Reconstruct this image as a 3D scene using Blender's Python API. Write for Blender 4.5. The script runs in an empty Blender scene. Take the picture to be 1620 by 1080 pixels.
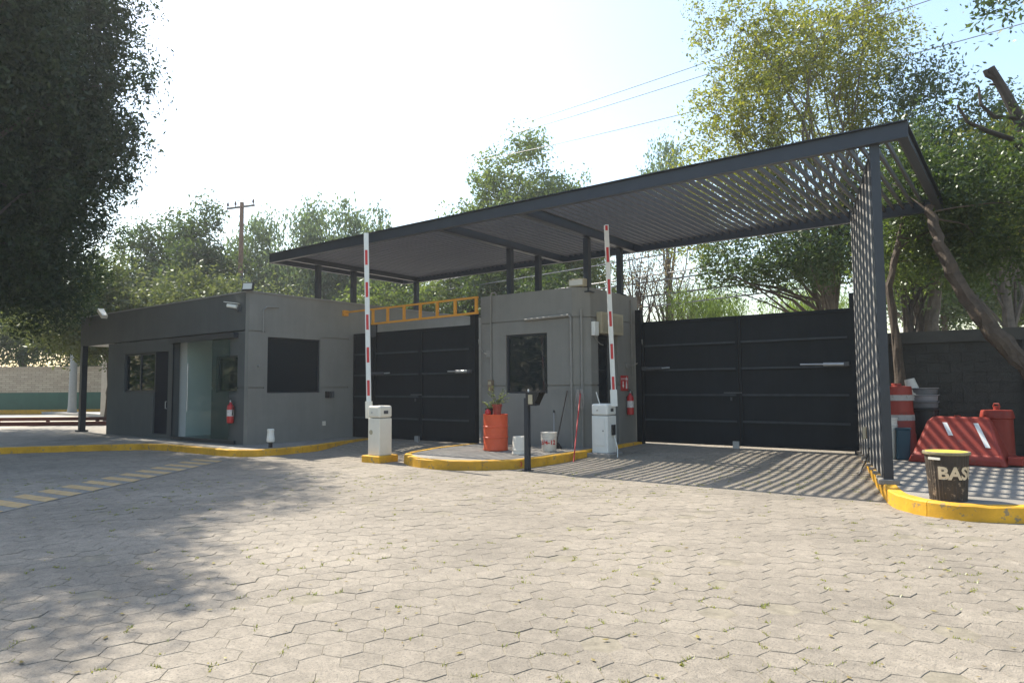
import bpy, math, random
import numpy as np
from mathutils import Vector, Matrix

random.seed(7)
RNG = np.random.default_rng(11)
R = math.radians
SC = bpy.context.scene
COL = SC.collection

# ------------------------------------------------------------------ camera
CAM_H = 1.55
YAW, PITCH, ROLL = R(37.0), R(3.80), R(-0.42)
fw = Vector((-math.sin(YAW) * math.cos(PITCH), math.cos(YAW) * math.cos(PITCH), math.sin(PITCH)))
rt = Vector((math.cos(YAW), math.sin(YAW), 0))
up = rt.cross(fw)
rt2 = rt * math.cos(ROLL) + up * math.sin(ROLL)
up2 = -rt * math.sin(ROLL) + up * math.cos(ROLL)
cam_d = bpy.data.cameras.new("camera")
cam_d.sensor_width = 36.0
cam_d.lens = 1075.0 / 1620.0 * 36.0
cam_d.clip_start = 0.05
cam_d.clip_end = 3000
cam = bpy.data.objects.new("camera", cam_d)
m = Matrix((rt2, up2, -fw)).transposed().to_4x4()
m.translation = Vector((0, 0, CAM_H))
cam.matrix_world = m
COL.objects.link(cam)
SC.camera = cam

# ------------------------------------------------------------------ sky, sun, exposure
SUN_EL = R(52.0)
SUN_AZ = R(180.0 - 7.0)              # direction towards the sun, ccw from +X
sun_vec = Vector((math.cos(SUN_AZ) * math.cos(SUN_EL), math.sin(SUN_AZ) * math.cos(SUN_EL), math.sin(SUN_EL)))
world = bpy.data.worlds.new("World")
SC.world = world
world.use_nodes = True
wn = world.node_tree
bg = wn.nodes["Background"]
sky = wn.nodes.new("ShaderNodeTexSky")
sky.sky_type = 'NISHITA'
sky.sun_disc = False
sky.sun_elevation = SUN_EL
sky.sun_rotation = math.atan2(sun_vec.x, sun_vec.y)
sky.altitude = 1500
sky.air_density = 1.8
sky.dust_density = 6.0
sky.ozone_density = 2.0
wn.links.new(sky.outputs[0], bg.inputs[0])
bg.inputs[1].default_value = 0.15
sd = bpy.data.lights.new("sun", 'SUN')
sd.energy = 5.0
sd.angle = R(0.55)
sd.color = (1.0, 0.925, 0.81)
sun = bpy.data.objects.new("sun", sd)
sun.rotation_euler = (-sun_vec).to_track_quat('-Z', 'Y').to_euler()
sun.location = (-20, 0, 30)
COL.objects.link(sun)
SC.view_settings.view_transform = 'Standard'
SC.view_settings.look = 'None'
SC.view_settings.gamma = 1
SC.view_settings.exposure = 1.02
SC.view_settings.use_curve_mapping = False
SC.cycles.use_denoising = True
SC.cycles.max_bounces = 8
SC.cycles.transparent_max_bounces = 8
SC.cycles.volume_bounces = 0

# ------------------------------------------------------------------ materials
MATS = {}
def mat(name, col, rough=0.7, var=0.12, scale=6.0, bump=0.0, bscale=60.0, metal=0.0, spec=0.4,
        wear=None, wear_amt=0.55, wear_scale=9.0, col2=None, island=0.0, coat=0.0, streak=0.0, stain=0.0, world=False):
    if name in MATS: return MATS[name]
    M = bpy.data.materials.new(name); M.use_nodes = True
    nt = M.node_tree; N = nt.nodes; L = nt.links
    b = N["Principled BSDF"]
    b.inputs["Roughness"].default_value = rough
    b.inputs["Metallic"].default_value = metal
    b.inputs["Specular IOR Level"].default_value = spec
    if coat: b.inputs["Coat Weight"].default_value = coat
    tc = N.new("ShaderNodeTexCoord")
    n1 = N.new("ShaderNodeTexNoise"); n1.inputs["Scale"].default_value = scale
    n1.inputs["Detail"].default_value = 6; n1.inputs["Roughness"].default_value = 0.65
    vec = tc.outputs["Object"]
    if world:
        gw = N.new("ShaderNodeNewGeometry"); vec = gw.outputs["Position"]
    L.new(vec, n1.inputs["Vector"])
    mx = N.new("ShaderNodeMix"); mx.data_type = 'RGBA'
    a = [max(0, c * (1 - var)) for c in col]; c2 = col2 if col2 else [min(1, c * (1 + var)) for c in col]
    rp = N.new("ShaderNodeMapRange"); rp.inputs[1].default_value = 0.3; rp.inputs[2].default_value = 0.7
    L.new(n1.outputs["Fac"], rp.inputs[0]); L.new(rp.outputs[0], mx.inputs[0])
    mx.inputs[6].default_value = (*a, 1); mx.inputs[7].default_value = (*c2, 1)
    out = mx.outputs[2]
    if wear is not None:
        n2 = N.new("ShaderNodeTexNoise"); n2.inputs["Scale"].default_value = wear_scale
        n2.inputs["Detail"].default_value = 8; n2.inputs["Roughness"].default_value = 0.7
        L.new(vec, n2.inputs["Vector"])
        r2 = N.new("ShaderNodeMapRange"); r2.inputs[1].default_value = wear_amt; r2.inputs[2].default_value = wear_amt + 0.06
        L.new(n2.outputs["Fac"], r2.inputs[0])
        m2 = N.new("ShaderNodeMix"); m2.data_type = 'RGBA'
        L.new(r2.outputs[0], m2.inputs[0]); L.new(out, m2.inputs[6]); m2.inputs[7].default_value = (*wear, 1)
        out = m2.outputs[2]
    for amt, scl, rng_ in ((streak, (5.0, 5.0, .35), (.35, .7)), (stain, (.42, .42, .42), (.40, .62))):
        if not amt: continue
        mpn = N.new("ShaderNodeMapping"); mpn.inputs["Scale"].default_value = scl
        L.new(vec, mpn.inputs[0])
        ns = N.new("ShaderNodeTexNoise"); ns.inputs["Scale"].default_value = 1.0; ns.inputs["Detail"].default_value = 7; ns.inputs["Roughness"].default_value = 0.7
        L.new(mpn.outputs[0], ns.inputs["Vector"])
        rs = N.new("ShaderNodeMapRange"); rs.inputs[1].default_value = rng_[0]; rs.inputs[2].default_value = rng_[1]
        rs.inputs[3].default_value = 1 - amt; rs.inputs[4].default_value = 1 + amt*.35
        L.new(ns.outputs["Fac"], rs.inputs[0])
        hs_ = N.new("ShaderNodeHueSaturation"); L.new(rs.outputs[0], hs_.inputs["Value"]); L.new(out, hs_.inputs["Color"]); out = hs_.outputs[0]
    if island:
        g = N.new("ShaderNodeObjectInfo") if island < 0 else N.new("ShaderNodeNewGeometry")
        src = g.outputs["Random"] if island < 0 else g.outputs["Random Per Island"]
        r3 = N.new("ShaderNodeMapRange"); r3.inputs[3].default_value = 1 - abs(island); r3.inputs[4].default_value = 1 + abs(island)
        L.new(src, r3.inputs[0])
        h = N.new("ShaderNodeHueSaturation"); L.new(r3.outputs[0], h.inputs["Value"]); L.new(out, h.inputs["Color"])
        out = h.outputs[0]
    L.new(out, b.inputs["Base Color"])
    if bump:
        n3 = N.new("ShaderNodeTexNoise"); n3.inputs["Scale"].default_value = bscale; n3.inputs["Detail"].default_value = 4
        L.new(vec, n3.inputs["Vector"])
        bp = N.new("ShaderNodeBump"); bp.inputs["Strength"].default_value = bump; bp.inputs["Distance"].default_value = 0.01
        L.new(n3.outputs["Fac"], bp.inputs["Height"]); L.new(bp.outputs[0], b.inputs["Normal"])
    MATS[name] = M
    return M

def leaf_mat(name, col, col2, trans=0.45, tcol=None):
    if name in MATS: return MATS[name]
    M = bpy.data.materials.new(name); M.use_nodes = True
    nt = M.node_tree; N = nt.nodes; L = nt.links
    N.remove(N["Principled BSDF"]); o = N["Material Output"]
    g = N.new("ShaderNodeNewGeometry")
    cr = N.new("ShaderNodeValToRGB")
    e = cr.color_ramp.elements
    e[0].position = 0; e[0].color = (*col, 1); e[1].position = 1; e[1].color = (*col2, 1)
    L.new(g.outputs["Random Per Island"], cr.inputs[0])
    d = N.new("ShaderNodeBsdfDiffuse"); t = N.new("ShaderNodeBsdfTranslucent")
    gl = N.new("ShaderNodeBsdfGlossy"); gl.inputs["Roughness"].default_value = 0.38; gl.inputs["Color"].default_value = (.8, .85, .8, 1)
    L.new(cr.outputs[0], d.inputs[0])
    ml = N.new("ShaderNodeMix"); ml.data_type = 'RGBA'; ml.blend_type = 'MULTIPLY'; ml.inputs[0].default_value = 1
    L.new(cr.outputs[0], ml.inputs[6]); ml.inputs[7].default_value = (*(tcol or (1.9, 2.0, 0.9)), 1)
    L.new(ml.outputs[2], t.inputs[0])
    m1 = N.new("ShaderNodeMixShader"); m1.inputs[0].default_value = trans
    L.new(d.outputs[0], m1.inputs[1]); L.new(t.outputs[0], m1.inputs[2])
    m2 = N.new("ShaderNodeMixShader"); m2.inputs[0].default_value = 0.035
    L.new(m1.outputs[0], m2.inputs[1]); L.new(gl.outputs[0], m2.inputs[2])
    L.new(m2.outputs[0], o.inputs["Surface"])
    MATS[name] = M
    return M

def glass_mat(name, tint, rough=0.02, through=0.0):
    if name in MATS: return MATS[name]
    M = bpy.data.materials.new(name); M.use_nodes = True
    nt = M.node_tree; N = nt.nodes; L = nt.links
    b = N["Principled BSDF"]
    b.inputs["Base Color"].default_value = (*tint, 1)
    b.inputs["Roughness"].default_value = rough
    b.inputs["Specular IOR Level"].default_value = 0.5
    if through:
        o = N["Material Output"]; tr = N.new("ShaderNodeBsdfTransparent"); tr.inputs[0].default_value = (.82, .9, .88, 1)
        mx = N.new("ShaderNodeMixShader"); mx.inputs[0].default_value = through
        L.new(b.outputs[0], mx.inputs[1]); L.new(tr.outputs[0], mx.inputs[2]); L.new(mx.outputs[0], o.inputs["Surface"])
    MATS[name] = M
    return M

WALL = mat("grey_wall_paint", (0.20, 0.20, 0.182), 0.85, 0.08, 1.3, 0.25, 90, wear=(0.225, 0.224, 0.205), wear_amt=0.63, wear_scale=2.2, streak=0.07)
WALL_SHADED = mat("shaded_wall_paint", (0.086, 0.092, 0.089), 0.85, 0.10, 1.1, 0.25, 90, streak=0.07)  # wall grey darkened to carry the tree shade on the guardhouse front
STEEL = mat("blue_black_steel", (0.019, 0.025, 0.033), 0.45, 0.14, 3.0, 0.06, 40, spec=0.45)
SLAT = mat("slat_steel", (0.088, 0.082, 0.078), 0.5, 0.2, 4.0, 0.05, 40)
GATE = mat("gate_steel", (0.011, 0.015, 0.018), 0.6, 0.15, 2.5, 0.5, 2.2, spec=0.2, streak=.15)
RAIL = mat("skylit_gate_rail", (0.040, 0.048, 0.054), 0.7, 0.2, 5, spec=0.25)  # gate steel lightened to paint in the light caught on rail tops
FIN = mat("fin_steel", (0.030, 0.038, 0.048), 0.35, 0.15, 4, spec=0.6)
CONC = mat("concrete", (0.25, 0.232, 0.2), 0.9, 0.18, 3.0, 0.5, 70, wear=(0.18, 0.17, 0.148), wear_amt=0.56, wear_scale=5, stain=.2)
CONC_D = mat("bare_concrete", (0.22, 0.21, 0.19), 0.9, 0.2, 5.0, 0.5, 70)
PAVER = mat("paver_concrete", (0.240, 0.210, 0.166), 0.92, 0.20, 11.0, 0.9, 90, wear=(0.165, 0.147, 0.118), wear_amt=0.53, wear_scale=48, island=0.07, stain=0.2, world=True)
PAVER1 = mat("paver_concrete_single", (0.240, 0.210, 0.166), 0.92, 0.20, 11.0, 0.9, 90, wear=(0.165, 0.147, 0.118), wear_amt=0.53, wear_scale=48, island=-0.07, stain=0.2, world=True)
JOINT = mat("joint_sand", (0.19, 0.168, 0.125), 0.95, 0.3, 9.0, 0.6, 60)
EARTH = mat("dusty_ground", (0.38, 0.345, 0.28), 0.95, 0.2, 0.4, 0.5, 12)
YEL = mat("kerb_yellow", (0.64, 0.34, 0.022), 0.7, 0.13, 4.0, 0.35, 40, wear=(0.26, 0.20, 0.11), wear_amt=0.575, wear_scale=10, stain=.28)
YMARK = mat("faded_road_yellow", (0.42, 0.285, 0.125), 0.85, 0.2, 5, 0.3, 80, wear=(0.30, 0.28, 0.24), wear_amt=0.56, wear_scale=14)
WHITE = mat("white_enamel", (0.66, 0.67, 0.63), 0.45, 0.05, 3.0, wear=(0.45, 0.42, 0.34), wear_amt=0.68, wear_scale=6)
CREAM = mat("cream_enamel", (0.66, 0.63, 0.54), 0.5, 0.06, 3.0, wear=(0.46, 0.41, 0.31), wear_amt=0.68, wear_scale=5)
REDST = mat("red_reflective", (0.48, 0.03, 0.03), 0.5, 0.1)
REDP = mat("red_enamel", (0.42, 0.018, 0.02), 0.35, 0.1, 5, spec=0.5)
ORANGE = mat("orange_plastic", (0.62, 0.095, 0.035), 0.5, 0.1, 4, 0.1, 20, wear=(0.50, 0.12, 0.06), wear_amt=0.6, wear_scale=8)
REDPL = mat("faded_shaded_red", (0.27, 0.034, 0.020), 0.55, 0.14, 3, 0.1, 12, wear=(0.20, 0.05, 0.035), wear_amt=0.6, wear_scale=4)
TRUSS = mat("orange_truss_paint", (0.60, 0.27, 0.03), 0.6, 0.12, 5)
BLACK = mat("black_plastic", (0.02, 0.02, 0.02), 0.5, 0.1)
DGREY = mat("dark_grey_metal", (0.06, 0.065, 0.07), 0.5, 0.15)
GALV = mat("galvanised", (0.42, 0.43, 0.43), 0.4, 0.12, 8, metal=0.6)
COND = mat("painted_conduit", (0.21, 0.208, 0.19), 0.7, 0.1)
BEIGE = mat("beige_box_paint", (0.36, 0.32, 0.22), 0.6, 0.1)
PLAST = mat("white_bucket_plastic", (0.62, 0.58, 0.50), 0.55, 0.06, 4, wear=(0.42, 0.38, 0.31), wear_amt=0.6, wear_scale=9)
TERRA = mat("terracotta_pot", (0.26, 0.045, 0.03), 0.6, 0.1)
BLUEPL = mat("blue_plastic", (0.012, 0.05, 0.075), 0.5, 0.1)
SKYBL = mat("light_blue_plastic", (0.05, 0.30, 0.50), 0.5, 0.1)
BINM = mat("bin_rusty_black", (0.045, 0.035, 0.026), 0.75, 0.3, 6, 0.4, 40, wear=(0.22, 0.17, 0.12), wear_amt=0.57, wear_scale=11)
BINY = mat("bin_yellow_inside", (0.55, 0.40, 0.05), 0.6, 0.15, 6)
LETTER = mat("cream_lettering", (0.60, 0.49, 0.33), 0.7, 0.12, 12, wear=(.12,.09,.06), wear_amt=.62, wear_scale=26)
BARK = mat("bark", (0.075, 0.058, 0.043), 0.95, 0.35, 6, 0.9, 22)
BARKP = mat("pale_bark", (0.12, 0.10, 0.078), 0.95, 0.3, 5, 0.8, 18)
BARKD = mat("dark_bark", (0.055, 0.045, 0.036), 0.95, 0.3, 6, 0.8, 22)
WOODP = mat("pole_wood", (0.21, 0.12, 0.075), 0.9, 0.25, 5, 0.5, 20)
CABLE = mat("cable", (0.16, 0.16, 0.165), 0.5, 0.1)
BLOCK = mat("painted_block", (0.044, 0.045, 0.040), 0.9, 0.16, 3, 0.5, 60, island=-0.06)
GREENP = mat("green_wall_paint", (0.035, 0.10, 0.07), 0.8, 0.12, 1.5)
BROWNP = mat("brown_red_paint", (0.10, 0.03, 0.022), 0.75, 0.2, 3)
INWHITE = mat("interior_white", (0.72, 0.72, 0.70), 0.8, 0.03)
GLASSD = glass_mat("dark_tinted_glass", (0.012, 0.018, 0.022), 0.03)
GLASST = glass_mat("clear_door_glass", (0.05, 0.08, 0.075), 0.02, 0.90)
LAMPG = mat("lamp_glass", (0.55, 0.55, 0.5), 0.2, 0.05)
MOPH = mat("mop_strings", (0.30, 0.28, 0.26), 0.95, 0.2, 30)
DARKIN = mat("dark_interior", (0.03, 0.03, 0.03), 0.9, 0.1)

# painted brick wall material (bricks only a couple of pixels high there)
def brick_mat():
    M = bpy.data.materials.new("cream_painted_brick"); M.use_nodes = True
    nt = M.node_tree; N = nt.nodes; L = nt.links; b = N["Principled BSDF"]
    tc = N.new("ShaderNodeTexCoord"); mp = N.new("ShaderNodeMapping")
    mp.inputs["Rotation"].default_value = (R(90), 0, 0)
    br = N.new("ShaderNodeTexBrick"); br.inputs["Scale"].default_value = 1
    br.inputs["Brick Width"].default_value = 0.5; br.inputs["Row Height"].default_value = 0.14; br.inputs["Mortar Size"].default_value = 0.012
    br.inputs["Color1"].default_value = (.44, .385, .285, 1); br.inputs["Color2"].default_value = (.33, .28, .21, 1); br.inputs["Mortar"].default_value = (.15, .13, .10, 1)
    L.new(tc.outputs["Object"], mp.inputs[0]); L.new(mp.outputs[0], br.inputs[0])
    L.new(br.outputs[0], b.inputs["Base Color"]); b.inputs["Roughness"].default_value = .9
    return M
BRICK = brick_mat()

# ------------------------------------------------------------------ mesh builder
class MB:
    def __init__(s): s.v = []; s.f = []; s.T = None
    def _add(s, vs, fs):
        o = len(s.v)
        s.v += [tuple(s.T @ Vector(p)) for p in vs] if s.T else [tuple(p) for p in vs]
        s.f += [tuple(i + o for i in f) for f in fs]
        return s
    def box(s, x0, x1, y0, y1, z0, z1):
        return s._add([(x0,y0,z0),(x1,y0,z0),(x1,y1,z0),(x0,y1,z0),(x0,y0,z1),(x1,y0,z1),(x1,y1,z1),(x0,y1,z1)],
                      [(0,3,2,1),(4,5,6,7),(0,1,5,4),(1,2,6,5),(2,3,7,6),(3,0,4,7)])
    def cbox(s, c, size):
        return s.box(c[0]-size[0]/2, c[0]+size[0]/2, c[1]-size[1]/2, c[1]+size[1]/2, c[2]-size[2]/2, c[2]+size[2]/2)
    def beam(s, a, b, w, h, upv=(0,0,1)):
        a = Vector(a); b = Vector(b); d = (b - a).normalized(); u = Vector(upv)
        r = d.cross(u)
        if r.length < 1e-4: r = d.cross(Vector((1,0,0)))
        r.normalize(); u = r.cross(d)
        vs = []
        for p in (a, b):
            for (i, j) in ((-1,-1),(1,-1),(1,1),(-1,1)): vs.append(p + r*(i*w/2) + u*(j*h/2))
        return s._add(vs, [(0,1,2,3)[::-1],(4,5,6,7),(0,1,5,4),(1,2,6,5),(2,3,7,6),(3,0,4,7)])
    def tube(s, pts, rad, n=8, cap=True):
        pts = [Vector(p) for p in pts]
        if not hasattr(rad, '__len__'): rad = [rad] * len(pts)
        vs = []; fs = []
        prev = None
        for i, p in enumerate(pts):
            d = (pts[min(i+1, len(pts)-1)] - pts[max(i-1, 0)]).normalized()
            if prev is None:
                r = d.cross(Vector((0,0,1)))
                if r.length < 1e-3: r = d.cross(Vector((1,0,0)))
            else:
                r = prev - d * prev.dot(d)
                if r.length < 1e-4: r = d.cross(Vector((1,0,0)))
            r.normalize(); prev = r; u = d.cross(r)
            for k in range(n):
                a = 2*math.pi*k/n
                vs.append(p + (r*math.cos(a) + u*math.sin(a)) * rad[i])
        for i in range(len(pts)-1):
            for k in range(n):
                k2 = (k+1) % n
                fs.append((i*n+k, i*n+k2, (i+1)*n+k2, (i+1)*n+k))
        if cap:
            fs.append(tuple(range(n))[::-1]); fs.append(tuple((len(pts)-1)*n+k for k in range(n)))
        return s._add(vs, fs)
    def lathe(s, c, prof, n=24, flute=0, famp=0):
        vs = []; fs = []
        for i, (r, z) in enumerate(prof):
            for k in range(n):
                a = 2*math.pi*k/n
                rr = r + (famp if (flute and k % 2) else 0)
                vs.append((c[0]+rr*math.cos(a), c[1]+rr*math.sin(a), c[2]+z))
        for i in range(len(prof)-1):
            for k in range(n):
                k2 = (k+1) % n
                fs.append((i*n+k, i*n+k2, (i+1)*n+k2, (i+1)*n+k))
        if prof[0][0] > 1e-4: fs.append(tuple(range(n))[::-1])
        if prof[-1][0] > 1e-4: fs.append(tuple((len(prof)-1)*n+k for k in range(n)))
        return s._add(vs, fs)
    def prism(s, poly, z0, z1):
        n = len(poly)
        vs = [(x, y, z0) for x, y in poly] + [(x, y, z1) for x, y in poly]
        fs = [tuple(range(n))[::-1], tuple(range(n, 2*n))] + [(i, (i+1) % n, n+(i+1) % n, n+i) for i in range(n)]
        return s._add(vs, fs)
    def extrude_profile(s, prof, axis_pts):
        """closed 2-D profile of 3-D points lists: same profile at each station"""
        n = len(axis_pts[0]); vs = [p for st in axis_pts for p in st]; fs = []
        for i in range(len(axis_pts)-1):
            for k in range(n):
                k2 = (k+1) % n
                fs.append((i*n+k, i*n+k2, (i+1)*n+k2, (i+1)*n+k))
        fs.append(tuple(range(n))[::-1]); fs.append(tuple((len(axis_pts)-1)*n+k for k in range(n)))
        return s._add(vs, fs)

def link_mesh(name, verts, faces, material, parent=None, smooth=False, bevel=0.0, seg=2):
    if parent is not None:
        off = np.array(world_loc(parent))
        verts = [(v[0]-off[0], v[1]-off[1], v[2]-off[2]) for v in verts]
    me = bpy.data.meshes.new(name); me.from_pydata(verts, [], faces); me.update()
    import bmesh
    bm = bmesh.new(); bm.from_mesh(me); bmesh.ops.recalc_face_normals(bm, faces=bm.faces); bm.to_mesh(me); bm.free()
    me.materials.append(material)
    o = bpy.data.objects.new(name, me); COL.objects.link(o)
    if parent is not None: o.parent = parent
    if smooth:
        for p in me.polygons: p.use_smooth = True
        md = o.modifiers.new("edges", 'EDGE_SPLIT'); md.split_angle = R(40)
    if bevel:
        bv = o.modifiers.new("bevel", 'BEVEL'); bv.width = bevel; bv.segments = seg; bv.limit_method = 'ANGLE'; bv.angle_limit = R(35)
    return o

LOC = {}
def world_loc(o):
    p = Vector((0,0,0))
    while o is not None:
        p += Vector(LOC.get(o.name, (0,0,0))); o = o.parent
    return p

def tag(o, label, cat, group=None, kind=None):
    if label: o["label"] = label
    if cat: o["category"] = cat
    if group: o["group"] = group
    if kind: o["kind"] = kind
    return o
def thing(name, label, cat, loc=(0,0,0), group=None):
    o = bpy.data.objects.new(name, None); COL.objects.link(o); o.location = loc; LOC[o.name] = tuple(loc)
    o.empty_display_size = 0.2
    return tag(o, label, cat, group)
def part(name, mb, m_, parent, smooth=False, bevel=0.0, label=None, kind=None):
    o = link_mesh(name, mb.v, mb.f, m_, parent, smooth, bevel)
    if label: o["label"] = label
    if kind: o["kind"] = kind
    return o
def structure(name, mb, m_, smooth=False, bevel=0.0):
    o = link_mesh(name, mb.v, mb.f, m_, None, smooth, bevel); o["kind"] = "structure"
    return o

def hgt(x, y):
    def ss(t): t = min(1, max(0, t)); return t*t*(3-2*t)
    if x > -9: return 0.12 * ss((y - 11.6) / 3.4)
    return 0.12 * ss((y - 10.4) / 2.4)

# ------------------------------------------------------------------ ground
g = MB(); S = 600
g._add([(-S,-S,-0.06),(S,-S,-0.06),(S,S,-0.06),(-S,S,-0.06)], [(0,1,2,3)])
structure("ground", g, EARTH)

# bed of the paved courtyard: follows the gentle ramps up to the gates
nx, ny = 70, 62
bx0, bx1, by0, by1 = -34.0, 8.0, -6.0, 22.0
g = MB()
for j in range(ny+1):
    for i in range(nx+1):
        x = bx0 + (bx1-bx0)*i/nx; y = by0 + (by1-by0)*j/ny
        g.v.append((x, y, hgt(x, y) - 0.0035))
for j in range(ny):
    for i in range(nx):
        a = j*(nx+1)+i; g.f.append((a, a+1, a+nx+2, a+nx+1))
paving = structure("courtyard_paving", g, JOINT, smooth=True)

SIDEWALK = [(-31,-0.6),(-24,2.3),(-20.6,5.1),(-19.18,7.16),(-18.12,8.4),(-17.3,8.58),(-14.75,8.6),(-14.2,8.8),(-13.95,9.4),(-13.98,10.5),(-14.44,11.86),(-14.6,12.9),(-15.6,12.9),(-31,12.9)]
ISLAND = [(-10.62,10.35),(-10.35,9.95),(-9.75,9.58),(-9.15,9.46),(-8.6,9.58),(-8.15,9.86),(-7.78,10.25),(-7.6,10.8),(-7.58,11.6),(-7.58,12.9),(-7.6,15.4),(-10.95,15.4),(-10.95,12.9),(-10.9,11.4)]
RISLAND = [(-2.78,15.6),(-2.62,14.85),(-2.2,13.0),(-1.52,10.15),(-1.38,9.72),(-1.15,9.45),(-0.85,9.30),(-0.5,9.28),(-0.1,9.5),(1.5,10.4),(7,13.0),(7,16.3),(-2.78,16.3)]
def inpoly(x, y, P):
    c = False; j = len(P)-1
    for i in range(len(P)):
        if (P[i][1] > y) != (P[j][1] > y) and x < (P[j][0]-P[i][0])*(y-P[i][1])/(P[j][1]-P[i][1]) + P[i][0]: c = not c
        j = i
    return c

# hexagonal concrete pavers
A = 0.235; RAD = A/math.sqrt(3)
ua = R(46); U = (math.cos(ua), math.sin(ua)); V = (-math.sin(ua), math.cos(ua))
def hex_mesh(seed, gap=0.0005):
    rr = random.Random(seed)
    mb = MB(); out = []; inn = []
    for k in range(6):
        a = math.pi/6 + k*math.pi/3 + ua
        r = RAD - gap + rr.uniform(-.005, .0015)
        j = rr.uniform(-.015, .015)
        out.append((math.cos(a+j)*r, math.sin(a+j)*r)); inn.append((math.cos(a+j)*(r-.011), math.sin(a+j)*(r-.011)))
    mid = []
    for k in range(6):                               # worn, slightly wavy edges
        a, b = out[k], out[(k+1) % 6]
        w = rr.uniform(-.006, .004); mx, my = (a[0]+b[0])/2, (a[1]+b[1])/2; l = math.hypot(mx, my)
        mid.append((mx*(1+w/l), my*(1+w/l)))
    ring = []
    for k in range(6): ring += [out[k], mid[k]]
    n = 12
    vs = [(x, y, -.05) for x, y in ring] + [(x, y, -.003) for x, y in ring] + [(x*.98, y*.98, 0) for x, y in ring]
    fs = [tuple(range(24, 36))]
    for k in range(n):
        k2 = (k+1) % n
        fs += [(k, k2, n+k2, n+k), (n+k, n+k2, 2*n+k2, 2*n+k)]
    return vs, fs
HEX = [hex_mesh(i) for i in range(8)]
hexdata = []
for i, (vs, fs) in enumerate(HEX):
    me = bpy.data.meshes.new("paver"); me.from_pydata(vs, [], fs); me.materials.append(PAVER1); me.update(); hexdata.append(me)
prr = random.Random(3)
spots = []
for j in range(-14, 104):
    for i in range(-118, 104):
        du = (i + (0.5 if j % 2 else 0)) * A; dv = j * A * math.sqrt(3)/2
        x = U[0]*du + V[0]*dv; y = U[1]*du + V[1]*dv
        d = -0.6018*x + 0.7986*y; l = 0.7986*x + 0.6018*y
        if d < 0.8 or abs(l) > 0.82*d + 3.0: continue
        if x < -30 or x > 6 or y < -3 or y > 17: continue
        if inpoly(x, y, SIDEWALK) or inpoly(x, y, ISLAND) or inpoly(x, y, RISLAND): continue
        tone = 0
        spots.append((x, y, d, l))
def shown(d, l):                                     # inside the picture
    px = 810 + 1075*l/d; py = 612 + 1.55*1075/d
    return -20 < px < 1640 and py < 1100
order = sorted([k for k, s in enumerate(spots) if shown(s[2], s[3])], key=lambda k: spots[k][2])
single = set(order[:300])
sv = []; sf = []
for k, (x, y, d, l) in enumerate(spots):
    rot = prr.randrange(6) * math.pi/3; hi = prr.randrange(8)
    dz = prr.gauss(0, .001) + (prr.choice([-.005, .004]) if prr.random() < .07 else 0)
    tx, ty = prr.gauss(0, R(.25)), prr.gauss(0, R(.25))
    z = hgt(x, y) + dz
    M4 = Matrix.Translation((x, y, z)) @ Matrix.Rotation(tx, 4, 'X') @ Matrix.Rotation(ty, 4, 'Y') @ Matrix.Rotation(rot, 4, 'Z')
    if k in single:
        o = bpy.data.objects.new("paver", hexdata[hi]); o.matrix_local = M4; o.parent = paving; COL.objects.link(o)
    else:
        o0 = len(sv); vs, fs = HEX[hi]
        Mn = np.array(M4)
        pts = np.array(vs) @ Mn[:3,:3].T + Mn[:3,3]
        sv += [tuple(p) for p in pts]; sf += [tuple(i+o0 for i in f) for f in fs]
me = bpy.data.meshes.new("distant_pavers"); me.from_pydata(sv, [], sf); me.materials.append(PAVER); me.update()
o = bpy.data.objects.new("farther_paving", me); COL.objects.link(o); o.parent = paving; o["kind"] = "stuff"

# weeds and dry grass in the joints
def blades(name, pts, hgt_rng, wid, m_, parent=None, spread=.02, n=(4, 9)):
    vs = []; fs = []
    rr = random.Random(hash(name) % 1000 + 5)
    for (x, y, z) in pts:
        for _ in range(rr.randint(*n)):
            a = rr.uniform(0, 6.28); h = rr.uniform(*hgt_rng); lean = rr.uniform(.3, 1.3)*h
            ox, oy = x + rr.gauss(0, spread), y + rr.gauss(0, spread); w = wid*rr.uniform(.6, 1.3)
            px_, py_ = -math.sin(a)*w, math.cos(a)*w; b = len(vs)
            vs += [(ox-px_, oy-py_, z), (ox+px_, oy+py_, z), (ox+math.cos(a)*lean, oy+math.sin(a)*lean, z+h)]
            fs.append((b, b+1, b+2))
    me = bpy.data.meshes.new(name); me.from_pydata(vs, [], fs); me.materials.append(m_); me.update()
    o = bpy.data.objects.new(name, me); COL.objects.link(o)
    if parent: o.parent = parent
    return o
WEED = leaf_mat("dry_weed_leaf", (.22, .20, .05), (.20, .24, .06), .4, (1.5, 1.5, .8))
WEEDG = leaf_mat("green_weed_leaf", (.07, .12, .03), (.14, .18, .05), .4)
pts = []
for (x, y, d, l) in spots:
    if d > 13: continue
    for k in range(6):
        dens = 0.5 + 0.5*math.sin(x*1.7+1)*math.sin(y*1.3) + 0.35*math.sin(x*.6-y*.8)
        if prr.random() < 0.085*max(0.05, dens) * (1.6 if l > 0 else 1):
            a = k*math.pi/3 + ua; t = prr.uniform(-.5, .5)*RAD
            for q in range(prr.randint(1, 4)):
                tt = t + prr.uniform(-.05, .05)
                pts.append((x + math.cos(a)*A/2 - math.sin(a)*tt, y + math.sin(a)*A/2 + math.cos(a)*tt, hgt(x, y)-.006))
tag(blades("joint_grass", pts, (.007, .026), .0055, WEED, None, .012, (4, 8)), "yellowish grass tufts growing in the paver joints", "grass", kind="stuff")

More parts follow.
